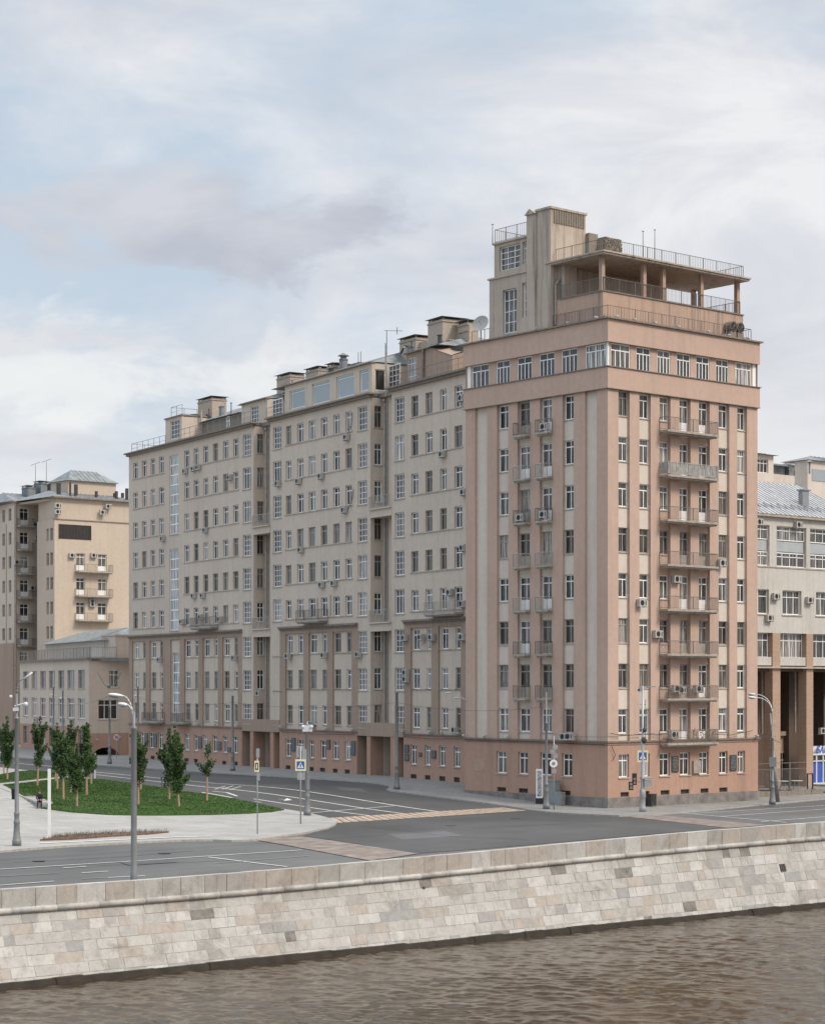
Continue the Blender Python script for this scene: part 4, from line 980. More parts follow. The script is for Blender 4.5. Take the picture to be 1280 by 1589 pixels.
# upper glazed strip between white piers
gl = [(1150, 1194), (1205, 1251), (1257, 1302)]
ops = []
for a, b in gl:
    a, b = sorted((FG.s(a), FG.s(b))); ops += [(a, b, gz(880), gz(817.5))]
mids = [(1173 - 22, 1193), (1214, 1243.5), (1266, 1296)]
for a, b in mids: a, b = sorted((FG.s(a), FG.s(b))); ops += [(a, b, gz(954), gz(916.5))]
lows = [(1163, 1197.5), (1211, 1250.5), (1262, 1303)]
w.wall(FG, 0, GX, gz(983), ze, ops, 0, .35)
for o in ops[:3]:
    m0, m1 = gz(839.5), gz(858)
    window(FG, grey, o[0], o[1], m1, m1 + .01 + (gz(817.5) - m0) * 0 + (m0 - m1), .3, 'wide3', M_LED, 'spandrel')
    window(FG, grey, o[0], o[1], m0, o[3], .25, 'wide4', M_WHT); window(FG, grey, o[0], o[1], o[2], m1, .25, 'wide4', M_WHT)
    p = MB(); p.box(o[0] + .08, o[1] - .08, .26, .3, m1 + .08, m0 - .08, FG); p.build('spandrel_panel', M_OPAL, grey)
for o in ops[3:]: window(FG, grey, *o, .25, 'wide3', M_WHT); sl.box(o[0] - .1, o[1] + .1, -.08, .04, o[2] - .12, o[2] - .01, FG)
w2 = MB()
for a, b in lows:
    a, b = sorted((FG.s(a), FG.s(b))); o = (a, b, gz(1021), gz(983))
    window(FG, grey, *o, .45, 'wide4', M_WHT); w2.box(a, b, .4, .5, gz(1034), gz(1021), FG)
    g = MB(); g.box(a, b, .05, .12, gz(1033), gz(1020), FG); g.build('balcony_parapet', M_GRS, grey)
w2.box(0, GX, .55, .8, gz(1034), gz(983), FG); w2.build('recessed_wall', M_GRS, grey)
sl.box(0, GX, -.25, .5, gz(1037.5), gz(1035), FG); sl.box(0, GX, -.35, .4, ze - .02, ze + .22, FG); sl.box(0, GX, -.06, .05, gz(882.5), gz(880.5), FG)
for a, b in pcols:
    a, b = sorted((FG.s(a), FG.s(b))); m = MB(); m.box(a, b, -.02, .9, -1, gz(983), FG); m.build('brick_pillar', M_BRICK, grey)
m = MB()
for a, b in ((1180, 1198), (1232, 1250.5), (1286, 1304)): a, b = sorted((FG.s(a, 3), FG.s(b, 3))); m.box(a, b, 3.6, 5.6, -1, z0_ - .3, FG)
m.build('rear_pillar', M_SHBR, grey)
m = MB(); m.box(0, GX, 12, 12.2, -1, z0_, FG); m.box(0, GX, .4, 12.2, z0_ - .3, z0_ - .05, FG); m.build('arcade_rear_wall', M_SHBR, grey)
m = MB(); a, b = FG.s(1172, 4), FG.s(1236, 4); m.box(a, b, 4.2, 12, -1, 5.0, FG); m.box(a - .2, b + .4, 3.9, 12, 5.0, 5.4, FG); m.build('entrance_hut', M_BRN, grey)
window(FG, grey, FG.s(1211, 4), FG.s(1220, 4), .8, 3.5, 4.15, 'casement', M_OLD)
m = MB(); a = FG.s(1182, 2); m.tube(FG.P(a, 2, 5.3), FG.P(a, 2, z0_), .12, .12, 8); a = FG.s(1233.5, 2.4); m.tube(FG.P(a, 2.4, 5.3), FG.P(a, 2.4, z0_), .1, .1, 8); m.build('drainpipe', M_PIPE, grey)
w.face([FG.P(0, 16, -1), FG.P(GX, 16, -1), FG.P(GX, 16, ze), FG.P(0, 16, ze)]); w.face([FG.P(GX, .4, z0_), FG.P(GX, 16, -1), FG.P(GX, 16, ze), FG.P(GX, 0, ze)])
w.build('wall', M_GRS, grey); sl.build_each('ledge', M_SILL, grey)
rz = CAMZ + (HY - 752) * FG.P(FG.s(1226, 7), 7, 0)[1] / F
m = MB(); m.face([FG.P(-1, -.4, ze + .22), FG.P(GX, -.4, ze + .22), FG.P(GX, 7, rz), FG.P(-1, 7, rz)]); m.face([FG.P(-1, 16, ze), FG.P(GX, 16, ze), FG.P(GX, 7, rz), FG.P(-1, 7, rz)])
ro = m.build('metal_roof', M_ROOFR, grey); m = MB(); seams(FG, m, -1, GX, -.4, 7, ze + .22, rz, .62); m.build('roof_seam', M_SEAM, ro)
m = MB(); 
for i in range(16):
    x = FG.s(1180) + i * .95; z_ = ze + .22 + (rz - ze) * .16
    m.path([FG.P(x, .8, z_), FG.P(x + .3, 1.6, z_ + .55), FG.P(x + .9, .85, z_ + .05)], .02, 4)
m.build('snow_guard', M_DMET, grey)
m = MB(); a, b = FG.s(1244, 2), FG.s(1253.5, 2); m.box(a, b, 1.9, 2.4, ze + .5, ze + 2.9, FG); m.box(a - .12, b + .25, 1.8, 2.5, ze + 2.9, ze + 3.0, FG); m.build('roof_vent_box', M_GREY, grey)
for px, py in ((1178.7,809.7),(1240,814.3),(1205,925.6),(1195,959),(1257.4,931.3)): ac(FG, grey, px, py, big=1.0)
ac(FG, grey, 1277.5, 1134.4, 1.0)
# bank shop front in the last arcade bay
m = MB(); a, b = FG.s(1262.5), FG.s(1303); y_ = .4
m.box(a, b, y_, 1.2, -1, .75, FG); m.box(a, b, y_ - .05, 1.2, gz(1174), gz(1160), FG)
for f_ in (0, .24, .5, .75, 1): x = a + (b - a - .12) * f_; m.box(x, x + .12, y_, 1.2, .75, gz(1174), FG)
m.box(a, b, y_, 1.1, gz(1184), gz(1182.5), FG); sf = m.build('shop_front', M_SHOPW, grey)
m = MB(); m.box(a + .05, b - .05, y_ + .12, y_ + .16, .75, gz(1184), FG); m.build('blue_film', M_SHOPB, sf)
m = MB(); m.box(a + .05, b - .05, y_ + .12, y_ + .16, gz(1182.5), gz(1174), FG); m.build('pane', M_DPANE, sf)
def text_obj(body, size, loc, rz, parent, mat, name='lettering', ext=.012, shear=0, align='LEFT'):
    cu = bpy.data.curves.new('t', 'FONT'); cu.body = body; cu.size = size; cu.extrude = ext; cu.shear = shear; cu.align_x = align; cu.offset = size * .02
    to = bpy.data.objects.new('t', cu); COL.objects.link(to); bpy.context.view_layer.update()
    me = bpy.data.meshes.new_from_object(to.evaluated_get(bpy.context.evaluated_depsgraph_get())); bpy.data.objects.remove(to)
    me.materials.clear(); me.materials.append(mat); me.name = name
    o = bpy.data.objects.new(name, me); COL.objects.link(o); o.location = loc; o.rotation_euler = (PI / 2, 0, rz); setpar(o, parent); return o
text_obj('БАНК', .85, FG.P(FG.s(1270), y_ - .08, gz(1170.5)), FG.rot(), sf, M_SHOPB, shear=.3)
m = MB(); x = FG.s(1265.5)
m.face([FG.P(x, y_ - .07, gz(1171)), FG.P(x + .75, y_ - .07, gz(1171)), FG.P(x + .9, y_ - .07, gz(1162)), FG.P(x + .55, y_ - .07, gz(1162))]); m.build('logo', M_GREY, sf)

# ================================================================== ROOFTOPS beyond the grey building
def at_(px, Y): return Vector(((px - CX) / F * Y, Y))
def zz(py, Y): return CAMZ + (HY - py) * Y / F
FH = Fr(at_(1150, 235), R, L)
hb = empty('rooftop_building', (*at_(1185, 235), 0), 'pale building with a grey hipped roof seen over the right-hand metal roof', 'building', 'buildings seen over the metal roof')
w = MB(); b = FH.s(1200); o = (FH.s(1170), FH.s(1192), zz(737, 240), zz(716, 240)); w.wall(FH, 0, b, -1, zz(709, 240), [o], 0, .3)
w.face([FH.P(b, 0, -1), FH.P(b, 12, -1), FH.P(b, 12, zz(709, 240)), FH.P(b, 0, zz(709, 240))]); w.build('wall', M_PAL, hb); window(FH, hb, *o, .2, 'wide4', M_WHT); pitched(FH, hb, -.3, b + .5, -.5, 12, zz(709, 240), zz(699, 240), inset=4)
FH2 = Fr(at_(1198, 262), R, L); h2 = empty('rooftop_building', (*at_(1220, 262), 0), 'cluster of grey metal mansard roofs and dormer between the two pale rooftops', 'building', 'buildings seen over the metal roof')
w = MB(); b = FH2.s(1257); w.box(0, b, 0, 2, -1, zz(740, 266), FH2); w.build('wall', M_PAL, h2)
m = MB(); m.box(0, FH2.s(1222), .5, 2, zz(740, 266), zz(723, 266), FH2); m.box(FH2.s(1226), FH2.s(1243), .2, 2, zz(740, 266), zz(722, 266), FH2); m.box(FH2.s(1243), b, .6, 2, zz(742, 266), zz(730, 266), FH2); m.build('mansard', M_MET, h2)
pitched(FH2, h2, FH2.s(1224), FH2.s(1246), 0, 3, zz(724, 266), zz(719, 266), inset=1)
pitched(FH2, h2, 0, FH2.s(1226), -.4, 3, zz(727, 266), zz(722, 266), inset=.5)
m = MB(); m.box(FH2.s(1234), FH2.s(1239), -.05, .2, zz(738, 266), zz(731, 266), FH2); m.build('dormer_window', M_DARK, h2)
FH3 = Fr(at_(1253, 250), R, L); h3 = empty('rooftop_building', (*at_(1270, 250), 0), 'pale rooftop storey with glazed front at the right frame edge', 'building', 'buildings seen over the metal roof')
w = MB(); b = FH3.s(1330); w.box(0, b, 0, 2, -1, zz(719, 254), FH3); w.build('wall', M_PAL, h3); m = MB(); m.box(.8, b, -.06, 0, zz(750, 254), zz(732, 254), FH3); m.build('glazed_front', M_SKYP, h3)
pitched(FH3, h3, -.3, b, -.4, 4, zz(719, 254), zz(709, 254), inset=3); m = MB(); q = at_(1256, 249); m.tube((*q, zz(735, 249)), (*q, zz(717, 249)), .12, .12, 6); m.tube((*q, zz(717, 249)), (*q, zz(714, 249)), .5, .1, 8); m.build('roof_vent', M_MET, h3)
# ================================================================== GROUND
def sheet(pts, off, thick, mats, name, step=2.0, skirt=True):
    """flat polygon laid on the terrain, cut on the terrain grid; returns an object"""
    bm = bmesh.new(); vs = [bm.verts.new((p[0], p[1], 0)) for p in pts]
    f = bm.faces.new(vs); bmesh.ops.triangulate(bm, faces=[f])
    us = [uv(*p)[0] for p in pts]; vv = [uv(*p)[1] for p in pts]
    for lst, ax, ax_o in ((us, R, 0), (vv, L, 1)):
        a = math.floor(min(lst) / step) * step; b = max(lst)
        if ax_o: a = max(a, -34); b = min(b, 34)
        else: a = max(a, -66); b = min(b, -6)
        x = a
        while x <= b + 1e-6:
            p = C0 + ax * x
            bmesh.ops.bisect_plane(bm, geom=bm.verts[:] + bm.edges[:] + bm.faces[:], plane_co=(p.x, p.y, 0), plane_no=(ax.x, ax.y, 0), dist=1e-5)
            x += step
    bound = [e for e in bm.edges if len(e.link_faces) == 1]
    if thick > 0:
        r = bmesh.ops.extrude_edge_only(bm, edges=bound)
        nv = [g for g in r['geom'] if isinstance(g, bmesh.types.BMVert)]; low_ = set(nv)
        for f in bm.faces:
            if any(v in low_ for v in f.verts): f.material_index = 1
    else: low_ = set()
    for v in bm.verts: v.co.z = h(v.co.x, v.co.y) + off - (thick if v in low_ else 0)
    me = bpy.data.meshes.new(name); bm.to_mesh(me); bm.free()
    for m in mats: me.materials.append(m)
    return link(name, me)
def asphalt(name, col):
    m, nt, b = nmat(name); p = geo(nt)
    big = noise(nt, .06, p, 4, .5, .6); st = noise(nt, 1.0, scaled(nt, p, (.25, .12, 1)), 5, .6); fi = noise(nt, 18, p, 3, .8)
    c = ramp(nt, big, [(.35, [x * .78 for x in col]), (.65, [x * 1.22 for x in col])])
    c = mix(nt, 1, c, ramp(nt, st, [(.3, (.86,) * 3), (.7, (1.14,) * 3)]), 'MULTIPLY'); c = mix(nt, 1, c, ramp(nt, fi, [(.3, (.85,) * 3), (.7, (1.15,) * 3)]), 'MULTIPLY')
    # tyre-polished lanes that follow the river road
    d = node(nt, 'ShaderNodeVectorMath', operation='DOT_PRODUCT'); nt.links.new(p, d.inputs[0]); d.inputs[1].default_value = (L.x, L.y, 0)
    cx = node(nt, 'ShaderNodeCombineXYZ'); nt.links.new(d.outputs['Value'], cx.inputs[0])
    c = mix(nt, 1, c, ramp(nt, noise(nt, .9, cx.outputs[0], 2), [(.35, (.9,) * 3), (.65, (1.1,) * 3)]), 'MULTIPLY')
    nt.links.new(c, b.inputs['Base Color']); b.inputs['Roughness'].default_value = .85; bump(nt, b, fi, .2, .01); return m
M_ASP = asphalt('asphalt', (.106, .104, .100)); M_ASPD = asphalt('dark_asphalt', (.066, .064, .061))
def paving(name, col, bw, bh, rot, k=.9):
    m, nt, b = nmat(name); p = geo(nt)
    mp = node(nt, 'ShaderNodeMapping'); nt.links.new(p, mp.inputs[0]); mp.inputs['Rotation'].default_value = (0, 0, rot)
    t = node(nt, 'ShaderNodeTexBrick'); nt.links.new(mp.outputs[0], t.inputs['Vector']); t.inputs['Scale'].default_value = 1
    t.inputs['Brick Width'].default_value = bw; t.inputs['Row Height'].default_value = bh; t.inputs['Mortar Size'].default_value = .012
    t.inputs['Color1'].default_value = (*[x * 1.08 for x in col], 1); t.inputs['Color2'].default_value = (*[x * k for x in col], 1); t.inputs['Mortar'].default_value = (*[x * .6 for x in col], 1)
    c = mix(nt, 1, t.outputs['Color'], ramp(nt, noise(nt, .25, p, 6, .65), [(.3, (.82,) * 3), (.7, (1.1,) * 3)]), 'MULTIPLY')
    c = mix(nt, 1, c, ramp(nt, noise(nt, 1, scaled(nt, p, (.3, 2.2, 1)), 4), [(.3, (.92,) * 3), (.7, (1.06,) * 3)]), 'MULTIPLY')
    nt.links.new(c, b.inputs['Base Color']); b.inputs['Roughness'].default_value = .8; return m
M_PLZ = paving('plaza_paving', (.355, .342, .312), 1.2, .5, .15); M_PAV = paving('pavement_slabs', (.25, .24, .225), .8, .4, -.7)
M_KERB = plain('kerb_granite', (.36, .34, .31), .8, var=.2, scale=4)
# base ground, one sheet reaching the horizon
gu = [-2500, -600, -200] + [x for x in range(-120, 122, 2)] + [200, 600, 2500]; gv = [0] + [x for x in range(2, 36, 2)] + [60, 120, 300, 900, 3000]
gm = MB()
def ve(u): return -28.2 - .0282 * (u + 67.9)
def gp_(u, v):
    return (*xy(u, v), h_uv(u, v))
rows = [[(u, ve(u) + .2 + (0 - ve(u) - .2) * j / 14) for u in gu] for j in range(14)] + [[(u, v) for u in gu] for v in gv]
for j in range(len(rows) - 1):
    for i in range(len(gu) - 1):
        gm.face([gp_(*rows[j][i]), gp_(*rows[j][i+1]), gp_(*rows[j+1][i+1]), gp_(*rows[j+1][i])])
tag(gm.build('ground', M_PAV), kind='structure')
def pg(l): return [ug(a, b) for a, b in l]
def U(u, v): return xy(u, v)
# roads
road = sheet([U(-150, ve(-150) + .9), U(-67, ve(-67) + .9), U(0, ve(0) + .9), U(75, ve(75) + .9), U(75, 10), U(19, 6), U(17, -1), U(0, -1), U(0, 14)] + pg([(520, 1240), (430, 1255), (300, 1262), (0, 1262)]) + [U(-150, 14)], .03, 0, [M_ASP], 'embankment_road'); tag(road, kind='structure')
st = sheet(pg([(1010, 1266.5), (1080, 1273), (1135, 1283), (1090, 1290), (900, 1306), (760, 1318), (640, 1327), (560, 1312), (470, 1299), (500, 1288), (480, 1280), (400, 1262), (330, 1250), (200, 1236), (0, 1214), (-60, 1207), (-60, 1166), (0, 1170), (140, 1181), (330, 1196), (450, 1201), (600, 1214), (700, 1233), (820, 1250), (944, 1260)]), .05, 0, [M_ASPD], 'side_street'); tag(st, kind='structure')
# pavement before the buildings
kerb = [(-70, 1170), (0, 1175.5), (75, 1181), (124, 1186), (149, 1189), (197, 1192), (270, 1197), (330, 1201), (445.6, 1208), (532, 1213.5), (585, 1218), (603, 1221.5), (604, 1225), (600, 1228), (606, 1230), (619, 1231.5), (700, 1242), (743, 1247.5), (785.6, 1253.5), (817.7, 1259), (850, 1263), (892.6, 1266), (960, 1269), (1004, 1267.6), (1089, 1260.6), (1173, 1252), (1280, 1242), (1340, 1237)]
pv_ = sheet(pg(kerb) + [U(45, 20), U(19, 12), U(10, 10), U(10, 30), (FW.P(40, 5, 0)[:2]), (FW.P(90, 5, 0)[:2]), (K.x - 10, K.y + 60), (K.x - 60, K.y + 60)], .16, .2, [M_PAV, M_KERB], 'pavement'); tag(pv_, kind='structure')
# plaza
plz = sheet(pg([(-60, 1330), (0, 1325), (50, 1320.5), (112, 1316), (202, 1311), (281, 1307.5), (330, 1307), (360, 1308), (395, 1307), (431, 1302), (477.5, 1295), (508, 1288.5), (520, 1283.5), (523, 1279.5), (519, 1275.5), (503.5, 1271), (480, 1265), (457, 1261.5), (446, 1259.8), (402, 1251.4), (360, 1243), (281, 1231), (211, 1220), (157.5, 1213), (104, 1206), (50, 1199), (0, 1193.5), (-60, 1188)]), .16, .2, [M_PLZ, M_KERB], 'plaza'); tag(plz, kind='structure')
# kerb edging of the plaza is a lighter strip
def ribbon(pts, w, off, mat, name=None, mb=None, thick=.0):
    """strip of ground width w along a polyline given in world points"""
    P = [Vector(p) for p in pts]; Q = [P[0]]
    for a, b in zip(P, P[1:]):
        n = max(1, int((b - a).length / 1.5))
        for i in range(1, n + 1): Q.append(a.lerp(b, i / n))
    m = mb or MB(); prev = None
    for i, p in enumerate(Q):
        t = (Q[min(i + 1, len(Q) - 1)] - Q[max(i - 1, 0)]).normalized(); nrm = Vector((-t.y, t.x)) * w / 2
        a = p + nrm; b = p - nrm; z = h(p.x, p.y) + off
        cur = ((a.x, a.y, z), (b.x, b.y, z))
        if prev:
            m.face([prev[0], prev[1], cur[1], cur[0]])
            if thick:
                for k in (0, 1): m.face([prev[k], cur[k], (*cur[k][:2], z - thick), (*prev[k][:2], z - thick)])
        prev = cur
    return m
# lawns
def grass_mat():
    m, nt, b = nmat('grass'); p = geo(nt)
    c = ramp(nt, noise(nt, .5, p, 5, .6), [(.3, (.040, .080, .018)), (.5, (.052, .098, .024)), (.7, (.068, .112, .034))])
    c = mix(nt, 1, c, ramp(nt, noise(nt, 9, p, 3, .8), [(.3, (.78,) * 3), (.7, (1.2,) * 3)]), 'MULTIPLY')
    nt.links.new(c, b.inputs['Base Color']); b.inputs['Roughness'].default_value = .9; b.inputs['Specular IOR Level'].default_value = .15; bump(nt, b, noise(nt, 14, p, 3, .8), .4, .04); return m
M_GRASS = grass_mat()
def inside(p, poly):
    c = False; n = len(poly)
    for i in range(n):
        a, b = poly[i], poly[(i + 1) % n]
        if (a[1] > p[1]) != (b[1] > p[1]) and p[0] < (b[0] - a[0]) * (p[1] - a[1]) / (b[1] - a[1]) + a[0]: c = not c
    return c
def lawn(pix, label, ntuft, sd):
    poly = pg(pix); o = sheet(poly, .24, .12, [M_GRASS, M_GRASS], 'lawn'); tag(o, label, 'grass', kind='stuff')
    random.seed(sd); m = MB(); xs = [p[0] for p in poly]; ys = [p[1] for p in poly]; k = 0
    while k < ntuft:
        x = random.uniform(min(xs), max(xs)); y = random.uniform(min(ys), max(ys))
        if not inside((x, y), poly): continue
        k += 1; z = h(x, y) + .23
        for _ in range(2):
            a = random.uniform(0, PI); w = random.uniform(.02, .05); hh_ = random.uniform(.03, .08); dx, dy = math.cos(a) * w, math.sin(a) * w
            m.face([(x - dx, y - dy, z), (x + dx, y + dy, z), (x + dx * .2 + random.uniform(-.04, .04), y + random.uniform(-.04, .04), z + hh_)])
            x += random.uniform(-.1, .1); y += random.uniform(-.1, .1)
    me = m.mesh('g', M_GRASS); bm = bmesh.new(); bm.from_mesh(o.data); bm.from_mesh(me); bm.to_mesh(o.data); bm.free(); bpy.data.meshes.remove(me)
    return o
lawn([(5, 1222), (40, 1219), (84, 1213.5), (106, 1211), (157.5, 1213.8), (211, 1221), (281, 1232), (360, 1244), (402, 1252.3), (441, 1261), (420, 1264.5), (388, 1266.8), (330, 1268.8), (260, 1269.8), (225, 1269.8), (169, 1269), (112, 1265), (66, 1259), (40, 1243)], 'large dark green lawn with young trees on the plaza', 22000, 1)
lawn([(-50, 1210), (0, 1206), (28, 1201), (50.6, 1199.5), (84, 1202), (103, 1206.5), (84, 1209.5), (40, 1214.5), (0, 1218.5), (-50, 1223)], 'smaller strip of lawn beyond the pale footpath', 5000, 2)
fb_poly = pg([(62, 1309.5), (90, 1304), (150, 1299.5), (215, 1297.5), (262, 1296.6), (230, 1299.8), (170, 1303.5), (110, 1308)])
fb = sheet(fb_poly, .26, .12, [M_SOIL, M_SOIL], 'flower_bed'); tag(fb, 'long thin flower bed of reddish soil and dry sprigs at the plaza edge', 'flower bed', kind='stuff')
random.seed(8); m = MB(); M_SPRIG = plain('dry_sprigs', (.16, .13, .09), .9, var=.4, scale=6); k = 0
xs = [p[0] for p in fb_poly]; ys = [p[1] for p in fb_poly]
while k < 420:
    x = random.uniform(min(xs), max(xs)); y = random.uniform(min(ys), max(ys))
    if not inside((x, y), fb_poly): continue
    k += 1; z = h(x, y) + .2
    for _ in range(3): m.tube((x, y, z), (x + random.uniform(-.15, .15), y + random.uniform(-.15, .15), z + random.uniform(.1, .32)), .01, .004, 3, False)
me = m.mesh('g', M_SPRIG); me.materials.clear(); bm = bmesh.new(); bm.from_mesh(fb.data); n0 = len(bm.faces); bm.from_mesh(me)
for i, f in enumerate(bm.faces):
    if i >= n0: f.material_index = 2
bm.to_mesh(fb.data); bm.free(); fb.data.materials.append(M_SPRIG)
kb = ribbon(pg([(62, 1313.5), (120, 1311), (202, 1307.3), (280, 1303.5), (330, 1302.5)]), .45, .185, M_KERB); tag(kb.build('kerb_strip', plain('pale_kerb', (.62, .59, .54), .8, var=.1)), kind='structure')

# ---- painted markings
M_PALEO = plain('faded_white_stripe', (.46, .43, .38), .8, var=.25, scale=2)
M_PAINT = plain('road_paint', (.66, .66, .63), .7, var=.18, scale=2.5); M_WORN = plain('worn_paint', (.235, .23, .22), .8, var=.3, scale=2.5)
M_ORG = plain('orange_crossing_paint', (.38, .26, .175), .8, var=.35, scale=1.5); M_ORGW = plain('worn_orange_paint', (.225, .175, .14), .85, var=.35, scale=1.2)
def mark(lines, mat, w=.16, off=.064, name='road_marking'):
    m = MB()
    for l in lines: ribbon(pg(l), w, off, mat, mb=m)
    return tag(m.build(name, mat), kind='structure')
mark([[(330, 1216.7), (677, 1260.7)], [(0, 1183.4), (80, 1190.5), (149, 1199.5), (330, 1216.7)], [(149, 1203.5), (320, 1222.8)], [(364.7, 1227), (627.8, 1264.4)], [(393.6, 1241.3), (572.9, 1267.3)], [(483, 1263), (613, 1252)],
      [(330, 1229.5), (352, 1231.5), (368, 1237)], [(320.6, 1222.8), (345, 1224.5), (364.7, 1227)], [(313, 1231), (360, 1239.5)]], M_PAINT, .2)
mark([[(a, b), (a + 17, b - 5.2)] for a, b in ((333, 1226.5), (345, 1226.2), (357, 1227))] + [[(432, 1241.5), (452, 1243.2)], [(395, 1245), (405, 1247)]], M_PALEO, .18)
m = MB(); q = pg([(445, 1240.6), (453.5, 1243.4), (440, 1244.6)]); m.face([(x, y, h(x, y) + .08) for x, y in q]); tag(m.build('lane_arrow', M_PAINT), kind='structure')
mark([[(-40, 1353.2), (0, 1351), (360, 1328), (469, 1321)], [(323.5, 1332), (445.6, 1347)], [(98, 1349), (134, 1346.6)], [(126.6, 1356.7), (168, 1354)], [(0, 1376), (84, 1369.6)], [(168, 1364), (225, 1361.3)]], M_PAINT, .14)
mark([[(330, 1342), (480, 1330)], [(126.6, 1366), (165, 1364)], [(0, 1362), (90, 1357)]], M_WORN, .12)
mark([[(1050, 1262.5), (1220, 1278)], [(1075, 1264), (1280, 1251.5), (1330, 1249)], [(1120, 1268.5), (1280, 1257)], [(1180, 1277), (1280, 1269), (1330, 1265)]], M_PAINT, .13)
def crossing(c, n, mats, wid, name, skip=()):
    A, B, Cc, D = [Vector(p) for p in pg(c)]; mb = [MB() for _ in mats]
    for i in range(n):
        if i in skip: continue
        for j, (f0, f1) in enumerate(wid):
            t0 = (i + f0) / n; t1 = (i + f1) / n
            K_ = 4
            for k in range(K_):
                s0 = k / K_; s1 = (k + 1) / K_
                P = [A.lerp(B, t0).lerp(D.lerp(Cc, t0), s0), A.lerp(B, t1).lerp(D.lerp(Cc, t1), s0), A.lerp(B, t1).lerp(D.lerp(Cc, t1), s1), A.lerp(B, t0).lerp(D.lerp(Cc, t0), s1)]
                mb[j].face([(p.x, p.y, h(p.x, p.y) + .068) for p in P])
    for q, mm in zip(mb, mats): tag(q.build(name, mm), kind='structure')
crossing([(508, 1271.2), (781, 1254.5), (818, 1259.5), (522, 1279)], 26, [M_ORG, M_PALEO], [(.0, .62), (.62, .84)], 'crossing_stripes')
M_WORN2 = plain('worn_white_stripe', (.195, .17, .15), .85, var=.3, scale=1.2)
crossing([(395, 1305), (575, 1338), (650, 1327), (470, 1300)], 8, [M_ORGW, M_WORN2], [(.0, .55), (.55, .98)], 'crossing_stripes')
crossing([(975, 1269.3), (1130, 1287), (1190, 1282), (1022, 1266.8)], 7, [M_ORGW, M_WORN2], [(.0, .55), (.55, .98)], 'crossing_stripes')

M_SEAL = plain('crack_sealant', (.035, .035, .036), .7); M_PCH = asphalt('asphalt_patch', (.095, .094, .093)); M_MAN = plain('manhole_iron', (.06, .057, .053), .6, .3)
mark([[(560, 1262 + 22), (700, 1300), (820, 1305)], [(20, 1340), (180, 1332), (300, 1322)], [(640, 1290), (860, 1281)], [(420, 1225), (560, 1243), (690, 1254)], [(150, 1345), (360, 1337)], [(1100, 1272), (1280, 1262)]], M_SEAL, .07, .06, 'asphalt_joint')
for q in ([(600, 1296), (690, 1291), (720, 1299), (625, 1305)], [(180, 1338), (250, 1334), (275, 1340), (200, 1345)], [(520, 1222), (560, 1225), (575, 1232), (530, 1228)]):
    tag(sheet(pg(q), .058, 0, [M_PCH], 'asphalt_patch'), kind='structure')
for i, (a, b) in enumerate(((700, 1283), (255, 1326), (800, 1272), (585, 1245), (60, 1338))):
    x, y = ug(a, b); m = MB(); m.lathe([(.36, 0), (.36, .012), (.30, .012), (.29, .006), (.02, .008)], 20, (x, y, h(x, y) + .056)); tag(m.build('manhole_cover', M_MAN), kind='structure')
# ================================================================== EMBANKMENT WALL
emb = empty('embankment_wall', (*xy(-40, -29), -2), 'long sloping embankment wall of pale granite blocks with solid parapet above the river', 'wall')
STN = []
for i, c in enumerate([(.41, .39, .355), (.48, .465, .43), (.35, .33, .30), (.40, .355, .31), (.32, .31, .295), (.44, .42, .385)]):
    m, nt, b = nmat('embankment_stone'); p = geo(nt)
    f = noise(nt, 1.6, p, 6, .7, .8); cc = ramp(nt, f, [(.28, [x * .80 for x in c]), (.5, c), (.75, [min(1, x * 1.16) for x in c])])
    g_ = ramp(nt, noise(nt, .35, p, 5, .7, 1.0), [(.54, (0, 0, 0)), (.68, (.65, .65, .65))]); cc = mix(nt, g_, cc, (.23, .20, .17))
    fi = noise(nt, 22, p, 2, .9); cc = mix(nt, 1, cc, ramp(nt, fi, [(.3, (.86,) * 3), (.7, (1.12,) * 3)]), 'MULTIPLY')
    r_ = ramp(nt, noise(nt, .9, scaled(nt, p, (1.2, 1.2, .5)), 4, .6, .6), [(.68, (0, 0, 0)), (.74, (.5, .5, .5))]); cc = mix(nt, r_, cc, (.33, .17, .09) if i in (3, 2) else (.30, .26, .21))
    sk = ramp(nt, noise(nt, 1, scaled(nt, p, (2.6, 2.6, .35)), 5, .7, .3), [(.55, (0, 0, 0)), (.72, (.6, .6, .6))]); cc = mix(nt, sk, cc, (.20, .18, .155))   # drip stains
    spz = node(nt, 'ShaderNodeSeparateXYZ'); nt.links.new(p, spz.inputs[0]); am = node(nt, 'ShaderNodeMath', operation='MULTIPLY_ADD'); nt.links.new(noise(nt, 2.2, scaled(nt, p, (1, 1, .6)), 5, .7), am.inputs[0]); am.inputs[1].default_value = .9; nt.links.new(spz.outputs[2], am.inputs[2])
    wz = node(nt, 'ShaderNodeMapRange'); nt.links.new(am.outputs[0], wz.inputs[0]); wz.inputs[1].default_value = -3.33; wz.inputs[2].default_value = -3.42; cc = mix(nt, wz.outputs[0], cc, (.045, .036, .024))   # river slime, ragged edge
    nt.links.new(cc, b.inputs['Base Color']); b.inputs['Roughness'].default_value = .85; bump(nt, b, f, .7, .04); STN.append(m)
M_PATCH = plain('dark_stone', (.19, .175, .155), .8, var=.3, scale=3)
M_MORT = plain('mortar', (.38, .355, .32), .95, var=.3); M_WETD = plain('wet_plinth', (.026, .020, .014), .9, var=.4, scale=1.5, bmp=.3)
def EP(u, dv, z): return (*xy(u, ve(u) + dv), z)
def top(u): return h_uv(u, ve(u)) + 1.05
random.seed(12)
cap = MB(); u = -140.0
